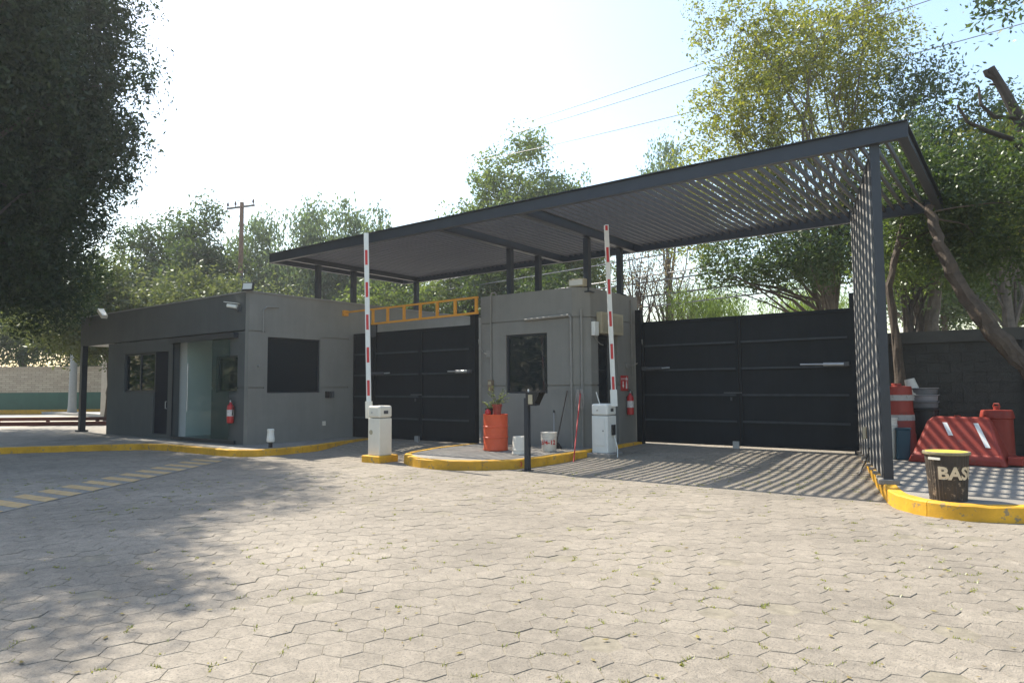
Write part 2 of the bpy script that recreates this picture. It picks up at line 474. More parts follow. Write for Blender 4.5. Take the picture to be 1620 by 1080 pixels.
# ------------------------------------------------------------------ sidewalks, islands and yellow kerbs
def offset_poly(P, d):
    out = []; n = len(P)
    for i in range(n):
        p0, p1, p2 = Vector(P[i-1]), Vector(P[i]), Vector(P[(i+1) % n])
        a = (p1-p0).normalized(); b = (p2-p1).normalized()
        na = Vector((-a.y, a.x)); nb = Vector((-b.y, b.x)); nn = (na+nb)
        if nn.length < 1e-4: nn = na
        nn.normalize(); k = d / max(.4, nn.dot(na)); out.append((p1.x+nn.x*k, p1.y+nn.y*k))
    return out
def area(P): return sum(P[i-1][0]*P[i][1]-P[i][0]*P[i-1][1] for i in range(len(P)))/2
def smooth_poly(P, it=2, lock=()):
    for _ in range(it):
        Q = []
        for i in range(len(P)):
            a = P[i]; b = P[(i+1) % len(P)]
            Q += [a, ((a[0]+b[0])/2, (a[1]+b[1])/2)]
        P = Q
    return P
def kerb_strip(path, w, z0f, ztop, name, parent, m_, inset_side, label=None):
    """kerb with slightly rounded, chipped top following an open path"""
    rr = random.Random(len(path)*7+3)
    pts = []
    for i in range(len(path)-1):
        a = Vector(path[i]); b = Vector(path[i+1]); n = max(1, int((b-a).length/.12))
        pts += [a.lerp(b, k/n) for k in range(n)]
    pts.append(Vector(path[-1]))
    sm = pts[:]
    for _ in range(2):
        sm = [sm[0]] + [(sm[i-1]+sm[i]*2+sm[i+1])/4 for i in range(1, len(sm)-1)] + [sm[-1]]
    st = []
    for i, p in enumerate(sm):
        t = (sm[min(i+1, len(sm)-1)] - sm[max(i-1, 0)]).normalized(); nrm = Vector((-t.y, t.x))*inset_side
        j = rr.uniform(-.005, .005); z1 = ztop + rr.uniform(-.004, .004); c = .014 + max(0, rr.gauss(0, .006))
        zb = z0f(p.x, p.y) - .04
        q = lambda d, z: (p.x+nrm.x*d, p.y+nrm.y*d, z)
        st.append([q(0+j, zb), q(.008+j, z1-c), q(.008+c+j, z1), q(w-.01, z1), q(w, z1-.01), q(w, zb)])
    k0 = 0
    while k0 < len(st)-1:
        k1 = min(len(st)-1, k0 + rr.randint(9, 13))
        if len(st)-1-k1 < 4: k1 = len(st)-1
        seg = [list(x_) for x_ in st[k0:k1+1]]
        d0 = (Vector(seg[1][0])-Vector(seg[0][0])).normalized()*.0035; d1 = (Vector(seg[-1][0])-Vector(seg[-2][0])).normalized()*.0035
        seg[0] = [tuple(Vector(p_)+d0) for p_ in seg[0]]; seg[-1] = [tuple(Vector(p_)-d1) for p_ in seg[-1]]
        mb = MB(); mb.extrude_profile(None, seg)
        part(name, mb, m_, parent, smooth=True); k0 = k1

KH = 0.15
sw = MB(); sw.prism(offset_poly(SIDEWALK, .1), -.05, KH-.006)
sidewalk = structure("sidewalk", sw, CONC)
kerb_strip(SIDEWALK[:12], .16, hgt, KH+.004, "kerb_stone", sidewalk, YEL, 1, "worn yellow kerb in front of the guardhouse")
ZI = 0.17
iw = MB(); iw.prism(offset_poly(ISLAND, .1), -.05, ZI-.006)
island = structure("gate_island", iw, CONC)
pth = [ISLAND[12], ISLAND[13]] + ISLAND[:11]
kerb_strip(pth, .16, hgt, ZI+.004, "kerb_stone", island, YEL, 1, "yellow kerb rounding the booth island")
ri = MB(); ri.prism(offset_poly(RISLAND, .1), -.05, ZI-.006)
risland = structure("side_island", ri, CONC)
kerb_strip(RISLAND[:12], .17, hgt, ZI+.006, "kerb_stone", risland, YEL, 1, "bright yellow kerb round the bin")

# hatched yellow marking running to the sidewalk corner
mk = MB()
p0 = Vector((-10.75, 2.75)); p1 = Vector((-14.35, 8.05)); dd = (p1-p0); Lm = dd.length; dd.normalize(); nn = Vector((dd.y, -dd.x))
marking = bpy.data.objects.new("road_marking", None); COL.objects.link(marking); marking["kind"] = "structure"
mb = MB(); q = [p0-dd*2.2-nn*.42, p0-dd*2.2+nn*.42, p1+nn*.42, p1-nn*.42]; mb.prism([(v.x, v.y) for v in q], .003, .0075); part('paint_base', mb, mat('faded_grey_paint', (.165,.165,.152), .9, .25, 4, .6, 80, wear=(.235,.21,.17), wear_amt=.47, wear_scale=9), marking)
k = -4; step = Lm/13
while k*step < Lm:
    a = p0 + dd*(k*step); b = a + dd*(step*.52); sk = dd*.30
    mb = MB()
    q = [a - nn*.40 + sk, a + nn*.40 - sk*.3, b + nn*.40 - sk*.3, b - nn*.40 + sk]
    mb.prism([(v.x, v.y) for v in q], .0085, .0115)
    part("paint_stripe", mb, YMARK, marking); k += 1

# roadway behind the gates
rb = MB(); rb.box(-60, 20, 17.5, 34, -.05, .1)
structure("street", rb, mat("street_concrete", (.40, .38, .34), .9, .15, 1.0, .4, 20))

# ------------------------------------------------------------------ guardhouse (left building)
def wall_plane(mb, o, ux, vz, u0, u1, v0, v1, holes, nrm, back=.16):
    """vertical wall in direction ux through o; holes = (u0,u1,v0,v1,depth): recesses (grooves) or openings"""
    us = sorted({u0, u1, *[h for H in holes for h in H[:2]]}); vs_ = sorted({v0, v1, *[h for H in holes for h in H[2:4]]})
    us = [u for u in us if u0-1e-6 <= u <= u1+1e-6]; vs_ = [v for v in vs_ if v0-1e-6 <= v <= v1+1e-6]
    P = lambda u, v, d=0: (o[0]+ux[0]*u-nrm[0]*d, o[1]+ux[1]*u-nrm[1]*d, v)
    dep = {}
    for i in range(len(us)-1):
        for j in range(len(vs_)-1):
            cu = (us[i]+us[i+1])/2; cv = (vs_[j]+vs_[j+1])/2; D = 0
            for H in holes:
                if H[0] < cu < H[1] and H[2] < cv < H[3]: D = max(D, H[4])
            dep[i, j] = D
    for (i, j), D in dep.items():
        a, b, c, d = us[i], us[i+1], vs_[j], vs_[j+1]
        if D < 1: mb._add([P(a,c,D), P(b,c,D), P(b,d,D), P(a,d,D)], [(0,1,2,3)])
        mb._add([P(a,c,back), P(b,c,back), P(b,d,back), P(a,d,back)], [(3,2,1,0)]) if D < 1 else None
        for (di, dj, e) in ((1,0,((b,c),(b,d))), (-1,0,((a,c),(a,d))), (0,1,((a,d),(b,d))), (0,-1,((a,c),(b,c)))):
            E = dep.get((i+di, j+dj))
            Dd = min(D, back); Ee = min(E if E is not None else (back if True else 0), back)
            if Ee < Dd or (E is None):
                lo, hi = (Ee, Dd) if E is not None else (Dd, back)
                if hi-lo < 1e-5: continue
                (ua_, va_), (ub_, vb_) = e
                mb._add([P(ua_,va_,lo), P(ub_,vb_,lo), P(ub_,vb_,hi), P(ua_,va_,hi)], [(0,1,2,3)])
    return mb

BY = 9.6; BX = -15.5; BT = 4.0; G1 = 1.57; G2 = 3.0
gh = thing("guardhouse", "low dark grey guardhouse with a glass entrance left of the gates", "building", (-19.5, 11.5, KH))
w = MB()
gr = lambda a, b, z: (a, b, z-.015, z+.015, .03)
front_holes = [(-22.3,-20.4,1.47,2.64,2), (-20.4,-19.55,KH+.12,2.64,2), (-19.2,-17.2,KH+.06,2.86,2), (-16.98,-15.98,1.45,2.4,2), gr(-23.4,-19.3,G2), gr(-16.0,BX,G2), gr(-17.2,-16.98,G1), gr(-15.98,BX,G1)]
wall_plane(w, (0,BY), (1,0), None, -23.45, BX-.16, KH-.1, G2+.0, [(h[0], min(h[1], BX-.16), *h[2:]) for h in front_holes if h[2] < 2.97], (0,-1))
part("front_wall", w, WALL_SHADED, gh)
w = MB(); w.box(-25.6, BX-.165, BY-.012, BY+.16, G2+.03, BT-.02)
part("front_parapet", w, WALL_SHADED, gh)
w = MB()
side_holes = [(10.14,11.78,1.43,2.87,2), (BY,10.05,G1-.015,G1+.015,.03), (11.85,12.75,G1-.015,G1+.015,.03), (BY,10.05,G2-.015,G2+.015,.03), (11.8,12.75,G2-.075,G2-.045,.03)]
wall_plane(w, (BX,0), (0,1), None, BY, 19.0, KH-.1, BT-.02, side_holes, (1,0))
part("side_wall", w, WALL, gh)
w = MB(); w.box(-23.45, -23.3, BY+.17, 19, KH, BT-.1); w.box(-25.6, -25.45, BY+.17, 13, G2+.03, BT-.02)
w.box(-23.3, BX-.17, 18.85, 19, KH, BT-.1)
part("rear_wall", w, WALL, gh)
w = MB(); w.box(-25.6, BX-.17, BY+.17, 13.0, BT-.35, BT-.2); w.box(-23.3, BX-.17, 13.0, 18.85, BT-.35, BT-.2)
part("roof", w, CONC, gh)
w = MB(); w.box(-25.43, -23.3, BY+.18, 12.9, G2+.03, G2+.09)
part("porch_ceiling", w, INWHITE, gh)
w = MB(); w.box(-25.64, BX+.03, BY-.045, BY+.2, BT-.02, BT+.012); w.box(BX-.19, BX+.03, BY+.2, 19.0, BT-.02, BT+.012)
part("parapet_cap", w, mat("pale_cap", (.22, .22, .21), .8, .1), gh)
# interior room behind the glass entrance
w = MB(); w.box(-19.45, -19.3, BY+.17, 12.6, KH, G2); w.box(-19.3, -15.7, 12.6, 12.7, KH, G2)
part("interior_wall", w, INWHITE, gh)
w = MB(); w.box(-19.3, -15.7, BY+.17, 12.6, KH-.05, KH+.05)
part("interior_floor", w, mat("interior_tile", (.30, .30, .29), .35, .05), gh)
w = MB(); w.box(-19.3, -15.7, BY+.17, 12.6, G2-.05, G2)
part("interior_ceiling", w, INWHITE, gh)
w = MB(); w.box(-18.6, -17.4, 11.2, 11.8, KH+.05, KH+.8); w.box(-18.7, -17.3, 11.1, 11.9, KH+.8, KH+.84)
part("reception_desk", w, mat("desk_white", (.5, .49, .46), .5, .05), gh)
# porch posts
for (x, y) in ((-25.52, BY+.08), (-25.40, 10.75)):
    w = MB(); w.box(x-.085, x+.085, y-.085, y+.085, KH, G2+.03); w.box(x-.15, x+.15, y-.15, y+.15, KH, KH+.05)
    part("porch_post", w, STEEL, gh)
# windows and doors
def window(parent, u0, u1, v0, v1, plane, along, frame=.05, panes=1, depth=.06, glass=GLASSD, name="window"):
    """plane: coordinate of the wall face; along 'x' (faces -y) or 'y' (faces +x)"""
    f = MB(); gl = []
    def bx(a, b, c, d, d0, d1, mb):
        if along == 'x': mb.box(a, b, plane+d0, plane+d1, c, d)
        else: mb.box(plane-d1, plane-d0, a, b, c, d)
    bx(u0+.002, u0+frame, v0+.002, v1-.002, depth, depth+.06, f); bx(u1-frame, u1-.002, v0+.002, v1-.002, depth, depth+.06, f)
    bx(u0+frame, u1-frame, v0+.002, v0+frame, depth, depth+.06, f); bx(u0+frame, u1-frame, v1-frame, v1-.002, depth, depth+.06, f)
    wdt = (u1-u0-2*frame)/panes
    for k in range(1, panes): bx(u0+frame+wdt*k-frame/2, u0+frame+wdt*k+frame/2, v0+frame, v1-frame, depth, depth+.06, f)
    fo = part(name, f, STEEL, parent)
    for k in range(panes):
        a = u0+frame+wdt*k + (frame/2 if k else 0); b = u0+frame+wdt*(k+1) - (frame/2 if k < panes-1 else 0)
        p = MB(); bx(a, b, v0+frame, v1-frame, depth+.025, depth+.035, p)
        part("pane", p, glass, fo)
    return fo
window(gh, -22.3, -20.4, 1.47, 2.64, BY, 'x', .06, 2)
d = MB(); d.box(-20.395, -19.555, BY+.05, BY+.10, KH+.13, 2.635)
dr = part("door", d, mat("door_paint", (.016,.018,.024), .8, .1, spec=.15), gh)
h = MB(); h.tube([(-19.66, BY+.04, 1.0), (-19.66, BY+.0, 1.0), (-19.66, BY+.0, 1.2), (-19.66, BY+.04, 1.2)], .012, 6); part("handle", h, GALV, dr)
window(gh, -16.98, -15.98, 1.45, 2.4, BY, 'x', .05, 1)
window(gh, 10.14, 11.78, 1.43, 2.87, BX, 'y', .03, 1, .05)
# sliding glass entrance with header rail and long pull handle
e = MB(); e.box(-19.3, -15.95, BY-.14, BY-.012, 2.84, 2.98); part("door_rail", e, STEEL, gh)
e = MB(); e.box(-19.29, -19.2, BY-.05, BY-.005, KH+.08, 2.83); e.box(-19.2, -16.0, BY-.06, BY-.012, KH, KH+.09); part("door_frame", e, STEEL, gh)
gd = MB(); gd.box(-18.35, -16.25, BY-.075, BY-.063, KH+.1, 2.83); gdo = part("glass_door", gd, GLASST, gh)
h = MB(); h.tube([(-18.2, BY-.13, .95), (-18.2, BY-.13, 2.25)], .018, 8)
for z in (1.05, 2.15): h.tube([(-18.2, BY-.13, z), (-18.2, BY-.062, z)], .012, 6)
part("pull_handle", h, GALV, gdo)
# wall fittings of the guardhouse
w = MB(); w.box(BX, BX+.03, 11.86, 11.96, .52, .64); part("socket_plate", w, PLAST, gh)
w = MB(); w.tube([(BX+.03, 9.98, 2.98), (BX+.03, 9.98, 3.55), (BX+.03, 10.08, 3.64), (BX+.03, 10.42, 3.66)], .022, 7); part("conduit", w, COND, gh)
for y in (12.0, 12.16):
    w = MB(); w.box(BX, BX+.07, y-.05, y+.05, 1.28, 1.46); part("switch_box", w, BLACK if y < 12.1 else DGREY, gh)
w = MB(); w.tube([(BX, 9.88, 2.12), (BX+.05, 9.88, 2.12)], .03, 8); part("vent_stub", w, COND, gh)

# ------------------------------------------------------------------ gate booth
bo = thing("gate_booth", "small grey booth with chamfered corner between the two gates", "building", (-9.4, 14.3, ZI))
X0, X1, Y0, Y1, ZB, ZT = -10.85, -7.85, 13.1, 15.75, ZI-.02, 3.80
CH = .30
w = MB()
wall_plane(w, (0,Y0), (1,0), None, X0, X1-CH, ZB, ZT, [(-10.06,-8.85,1.39,2.80,2), gr(X0,X1-CH,3.12), gr(X0,-10.06,1.57), gr(-8.85,X1-CH,1.57)], (0,-1), .15)
part("front_wall", w, WALL, bo)
w = MB()
wall_plane(w, (X1,0), (0,1), None, Y0+CH, Y1, ZB, ZT, [(13.72,14.66,ZI,2.75,2), gr(Y0+CH,Y1,3.12), gr(Y0+CH,13.72,1.57), gr(14.66,Y1,1.57)], (1,0), .15)
part("side_wall", w, WALL, bo)
w = MB(); s2 = math.sqrt(.5)
wall_plane(w, (X1-CH,Y0), (s2,s2), None, 0, CH/s2, ZB, ZT, [(0,CH/s2,3.105,3.135,.03), (0,CH/s2,1.555,1.585,.03)], (s2,-s2), .14)
part("corner_wall", w, WALL, bo)
w = MB(); w.box(X0, X0+.15, Y0+.16, Y1, ZB, ZT); w.box(X0+.15, X1-.16, Y1-.15, Y1, ZB, ZT); part("rear_wall", w, WALL, bo)
w = MB(); w.prism([(X0+.15,Y0+.16),(X1-CH-.05,Y0+.16),(X1-.16,Y0+CH+.05),(X1-.16,Y1-.15),(X0+.15,Y1-.15)], ZT-.3, ZT-.2); part("roof", w, CONC, bo)
w = MB(); w.box(X0+.15, X1-.16, Y0+1.6, Y0+1.7, ZI, ZT-.3); part("inner_partition", w, DARKIN, bo)
window(bo, -10.06, -8.85, 1.39, 2.80, Y0, 'x', .045, 1, .05)
d = MB(); d.box(X1-.10, X1-.06, 13.73, 14.25, ZI+.01, 2.74); do = part("door", d, GATE, bo)
p = MB(); p.box(X1-.055, X1-.05, 13.80, 14.18, 1.2, 2.66); part("pane", p, GLASSD, do)
d = MB(); d.box(X1-.14, X1-.10, 14.25, 14.655, ZI+.01, 2.74); part("door_jamb", d, WALL_SHADED, bo)
# pipes, boxes
def pipe(name, pts, r, m_, parent): 
    t = MB(); t.tube(pts, r, 7); return part(name, t, m_, parent, smooth=True)
pipe("conduit", [(-10.50,Y0-.03,1.66),(-10.50,Y0-.03,3.78),(-10.47,Y0-.03,3.86),(-10.42,Y0+.03,3.88),(-10.40,Y0+.09,3.80)], .022, COND, bo)
w = MB(); w.box(-10.56,-10.44,Y0-.09,Y0,1.45,1.72); sb = part("switch_box", w, mat("tan_box", (.2,.15,.1),.6,.1), bo)
w = MB(); w.box(-10.54,-10.46,Y0-.1,Y0-.09,1.60,1.68); part("socket_plate", w, BEIGE, sb)
pipe("conduit", [(-9.45,Y0-.05,3.13),(-8.22,Y0-.05,3.16)], .035, COND, bo)
pipe("conduit", [(-8.22,Y0-.05,3.16),(-8.17,Y0-.05,3.10),(-8.17,Y0-.04,ZI)], .028, COND, bo)
pipe("conduit", [(-7.99,Y0+.12,3.3),(-7.99,Y0+.12,ZI)], .03, COND, bo)
pipe("cable", [(X0+.25,Y0-.03,2.35),(X0+.12,Y0-.03,2.38),(X0+.02,Y0-.06,2.55),(X0-.03,Y0-.10,2.8),(X0-.03,Y0-.1,2.95)], .015, COND, bo)
w = MB(); w.box(X0+.22,X0+.34,Y0-.06,Y0,2.28,2.45); part("junction_box", w, COND, bo)
w = MB(); w.box(X1,X1+.10,13.42,13.60,2.70,3.02); part("meter_box", w, WHITE, bo, bevel=.01)
w = MB(); w.box(X1,X1+.14,13.66,14.72,2.76,3.26); ac = part("wall_cabinet", w, BEIGE, bo, bevel=.012)
w = MB(); w.box(X1+.141,X1+.15,13.74,14.64,2.82,3.20); part("cabinet_door", w, mat("beige_door_paint",(.30,.27,.19),.6,.1), ac)
pipe("cable", [(X1+.03,13.5,2.7),(X1+.05,13.6,2.58),(X1+.04,13.75,2.52),(X1+.03,13.9,2.5)], .012, COND, bo)
pipe("conduit", [(X1+.03,15.35,3.7),(X1+.03,15.35,1.8)], .018, COND, bo)
pipe("cable", [(X1+.03,15.1,2.05),(X1+.06,15.35,2.06),(X1+.2,15.5,2.15),(X1+.26,15.5,2.4),(X1+.26,15.46,2.7)], .014, COND, bo)
w = MB(); w.box(X1,X1+.06,15.03,15.15,1.98,2.1); part("junction_box", w, COND, bo)

fl = thing("floodlight", "beige floodlight lying on the booth's roof edge", "floodlight", (-8.05, 13.28, ZT))
w = MB(); w.box(-8.3,-7.9,13.2,13.36,ZT+.02,ZT+.2); hs = part("housing", w, BEIGE, fl, bevel=.01)
w = MB(); w.box(-8.27,-7.93,13.185,13.199,ZT+.05,ZT+.17); part("lens", w, LAMPG, hs)
w = MB(); w.box(-8.2,-8.0,13.25,13.31,ZT-.01,ZT+.02); part("bracket", w, DGREY, fl)

fl = thing("floodlight", "square black-framed floodlight on the guardhouse's front corner parapet", "floodlight", (-15.5, 9.6, BT))
w = MB(); w.T = Matrix.Translation((-15.47, 9.54, BT+.10)) @ Matrix.Rotation(R(28), 4, 'Z') @ Matrix.Rotation(R(-12), 4, 'X')
w.box(-.15,.15,-.03,.03,-.10,.10); hs = part("housing", w, BLACK, fl, bevel=.006)
w2 = MB(); w2.T = w.T; w2.box(-.12,.12,-.04,-.031,-.075,.075); part("lens", w2, LAMPG, hs)
w = MB(); w.box(-15.53,-15.41,9.54,9.62,BT+.008,BT+.03); part("bracket", w, DGREY, fl)

fl = thing("floodlight", "small white lamp on the far end of the guardhouse parapet", "floodlight", (-23.9, 9.55, 3.95))
w = MB(); w.T = Matrix.Translation((-23.7, 9.48, BT+.0)) @ Matrix.Rotation(R(35), 4, 'Y'); w.box(-.22,.22,-.09,.09,-.06,.06); part("housing", w, CREAM, fl, bevel=.01)
w = MB(); w.box(-23.85,-23.75,9.52,9.62,BT-.06,BT+.02); part("bracket", w, DGREY, fl)

cc = thing("security_camera", "white bullet security camera high on the guardhouse front wall", "camera", (-15.9, 9.5, 3.6))
w = MB(); w.box(-15.93,-15.83,BY-.10,BY-.012,3.5,3.62); part("bracket", w, DGREY, cc)
w = MB(); w.tube([(-15.88,BY-.1,3.62),(-16.1,BY-.24,3.66)], .05, 10); b_ = part("body", w, WHITE, cc, smooth=True)
w = MB(); w.beam((-15.84,BY-.08,3.70),(-16.16,BY-.28,3.75), .13, .012); part("sunshade", w, WHITE, b_)

# fire extinguishers and their sign
def extinguisher(name, label, x, y, z, nrm):
    t = thing(name, label, "extinguisher", (x, y, z), "fire extinguishers")
    c = Vector((x, y, z)) + Vector(nrm)*.10
    w = MB(); w.lathe((c.x, c.y, z), [(.05,0),(.082,.012),(.085,.06),(.085,.40),(.075,.45),(.04,.485),(.028,.50),(.028,.53)], 20); bd = part("cylinder", w, REDP, t, smooth=True)
    w = MB(); w.lathe((c.x, c.y, z), [(.0863,.18),(.0863,.34)], 20); part("label_band", w, mat("extinguisher_label",(.55,.52,.5),.6,.3,25), bd)
    w = MB(); w.lathe((c.x, c.y, z+.53), [(.02,0),(.024,.03),(.02,.05)], 10); vv = part("valve", w, GALV, t)
    sx = Vector((nrm[1], -nrm[0], 0))
    w = MB(); a = c + Vector((0,0,.56)); w.beam(a-sx*.02, a+sx*.12+Vector((0,0,.03)), .02, .012); w.beam(a-sx*.02+Vector((0,0,.04)), a+sx*.11+Vector((0,0,.075)), .02, .012); part("handle", w, BLACK, vv)
    w = MB(); w.tube([a-sx*.02, a-sx*.1+Vector((0,0,.01)), a-sx*.115-Vector((0,0,.12)), a-sx*.10-Vector((0,0,.36))], [.01,.01,.01,.018], 7); part("hose", w, BLACK, t)
    w = MB(); w.beam(Vector((x,y,z+.42)), Vector((x,y,z+.42))+Vector(nrm)*.09, .05, .03); part("hook", w, DGREY, t)
extinguisher("fire_extinguisher", "red fire extinguisher beside the guardhouse glass door", -16.1, BY, .68, (0,-1,0))
extinguisher("fire_extinguisher", "red fire extinguisher under the red sign on the booth", X1, 15.08, .84, (1,0,0))

# lettering helper: font outlines -> flat mesh
def text_mesh(txt, size, bold=0.0, extrude=0.0):
    cu = bpy.data.curves.new("lettering", 'FONT'); cu.body = txt; cu.size = size; cu.offset = bold; cu.extrude = extrude; cu.resolution_u = 3
    ob = bpy.data.objects.new("lettering", cu); COL.objects.link(ob)
    dg = bpy.context.evaluated_depsgraph_get(); me = bpy.data.meshes.new_from_object(ob.evaluated_get(dg))
    vs = [tuple(v.co) for v in me.vertices]; fs = [tuple(p.vertices) for p in me.polygons]
    bpy.data.objects.remove(ob); bpy.data.curves.remove(cu)
    return vs, fs

sg = thing("fire_sign", "red square sign with white extinguisher symbol and arrow on the booth", "sign", (X1, 14.97, 1.62))
w = MB(); w.box(X1+.004, X1+.014, 14.78, 15.16, 1.43, 1.80); part("sign_plate", w, REDST, sg)
SW = mat("sign_white", (.75,.75,.73), .6, .03)
xs = X1+.0165
w = MB(); w.box(xs-.002, xs, 14.87, 14.91, 1.57, 1.66)
w._add([(xs,14.84,1.57),(xs,14.94,1.57),(xs,14.89,1.49)], [(0,1,2)]); part("arrow_mark", w, SW, sg)
w = MB(); w.box(xs-.002, xs, 15.03, 15.10, 1.48, 1.62); w.box(xs-.002, xs, 15.05, 15.08, 1.62, 1.65); w.box(xs-.002, xs, 15.03, 15.12, 1.65, 1.665)
part("extinguisher_mark", w, SW, sg)
w = MB(); w._add([(xs,15.02,1.69),(xs,15.12,1.69),(xs,15.13,1.74),(xs,15.10,1.73),(xs,15.08,1.785),(xs,15.05,1.74),(xs,15.02,1.755)], [(0,1,2,3,4,5,6)]); part("flame_mark", w, SW, sg)
vs, fs = text_mesh("EXTINTOR", .052, .001)
w = MB(); w._add([(xs, 14.795+x, 1.70+y) for x, y, z in vs], fs); part("lettering", w, SW, sg)

# ------------------------------------------------------------------ canopy
CZ0, CZ1 = 4.95, 5.20
CX0, CX1, CY0, CY1 = -16.3, -1.14, 10.62, 15.72
cn = thing("canopy", "long dark steel slatted canopy over both gates", "canopy", (-8.7, 13.1, 3.8))
def ibeam_x(x0, x1, y, z0, z1, fl=.11, tf=.014, tw=.012, out=-1):
    mb = MB(); mb.box(x0, x1, y-fl/2, y+fl/2, z0, z0+tf); mb.box(x0, x1, y-fl/2, y+fl/2, z1-tf, z1); mb.box(x0, x1, y-tw/2, y+tw/2, z0+tf, z1-tf); return mb
def ibeam_y(x, y0, y1, z0, z1, fl=.11, tf=.014, tw=.012):
    mb = MB(); mb.box(x-fl/2, x+fl/2, y0, y1, z0, z0+tf); mb.box(x-fl/2, x+fl/2, y0, y1, z1-tf, z1); mb.box(x-tw/2, x+tw/2, y0, y1, z0+tf, z1-tf); return mb
part("front_beam", ibeam_x(CX0, CX1, CY0+.055, CZ0, CZ1), STEEL, cn)
part("back_beam", ibeam_x(CX0, CX1, CY1-.055, CZ0, CZ1), STEEL, cn)
CROSS = [-15.55, -10.05, -7.85]
for x in (CX0+.06, CX1-.06): part("end_beam", ibeam_y(x, CY0+.112, CY1-.112, CZ0+.002, CZ1-.002), STEEL, cn)
for x in CROSS: part("cross_beam", ibeam_y(x, CY0+.112, CY1-.112, CZ0+.002, CZ1-.002, .14), STEEL, cn)
n = 88
sl0 = None
for k in range(n):
    x = CX0 + .17 + (CX1-CX0-.34)*k/(n-1)
    if any(abs(x-c) < .09 for c in CROSS): continue
    if sl0 is None:
        mb = MB(); mb.box(x-.018, x+.018, CY0+.064, CY1-.064, CZ1-.115, CZ1-.03); sl0 = part("slat", mb, SLAT, cn); x00 = x
    else:
        o = sl0.copy(); COL.objects.link(o); o.parent = cn; o.location = (x-x00, 0, random.uniform(-.002, .002))
def post(x, y, z0, s=.13):
    mb = MB(); mb.box(x-s/2, x+s/2, y-s/2, y+s/2, z0, CZ0); mb.box(x-s*.9, x+s*.9, y-s*.9, y+s*.9, z0-.012, z0+.012)
    part("post", mb, STEEL, cn)
for (x, y, z) in ((-15.6,11.75,BT),(-15.6,13.0,BT),(-15.62,15.6,BT),(-10.05,13.28,ZT-.2),(-10.05,14.5,ZT-.2),(-7.93,13.42,ZT-.1),(-7.93,15.0,ZT)):
    post(x, y, z)

# vertical slatted side screen under the canopy's right end
sc_ = thing("slatted_screen", "tall screen of vertical dark steel fins beside the right gate", "screen", (-2.0, 12.6, ZI))
A0 = Vector((-1.58, 10.76, 0)); A1 = Vector((-2.66, 15.1, 0)); dv = (A1-A0).normalized(); nv = Vector((dv.y, -dv.x, 0))
mb = MB(); mb.beam(A0+Vector((0,0,ZI)), A0+Vector((0,0,CZ0)), .12, .12, dv); part("post", mb, STEEL, sc_)
mb = MB(); mb.beam(A0+dv*.08+Vector((0,0,CZ0-.05)), A1+Vector((0,0,CZ0-.05)), .10, .06); part("top_rail", mb, STEEL, sc_)
nf = 8
for k in range(1, nf+1):
    p = A0 + dv*((A1-A0).length*k/nf)
    mb = MB(); mb.beam(p+Vector((0,0,ZI+.03)), p+Vector((0,0,CZ0-.08)), .07, .20, dv); fo_ = part("fin", mb, FIN, sc_, bevel=.008)
    q_ = p - nv*.0365; mb = MB(); mb.beam(q_+Vector((0,0,ZI+.05)), q_+Vector((0,0,CZ0-.09)), .004, .17, dv); part("sunlit_strip", mb, mat("pale_sunlit_face", (.30,.29,.27), .5, .15, 8), fo_)  # added pale strip, brightens the fin's sunlit face by colour
    if k > 0:
        mb = MB(); mb.beam(p-dv*.05+Vector((0,0,ZI+.02)), p+dv*.05+Vector((0,0,ZI+.02)), .2, .05); part("foot", mb, CONC, sc_, bevel=.008)
mb = MB(); mb.beam(A0-dv*.1+Vector((0,0,ZI+.03)), A0+dv*.14+Vector((0,0,ZI+.03)), .26, .07); part("foot", mb, CONC, sc_, bevel=.01)
p = A0 + dv*2.3 + nv*-.10
mb = MB(); mb.cbox((p.x, p.y, .72), (.05,.10,.2)); part("socket_box", mb, BEIGE, sc_, bevel=.006)
mb = MB(); q = A0+dv*2.0-nv*.06; mb.tube([q+Vector((0,0,.5)), q+Vector((-.05,0,.3)), q+Vector((-.12,0,.16)), q+Vector((-.16,-.1,.05))], .012, 6); part("cable", mb, BLACK, sc_)

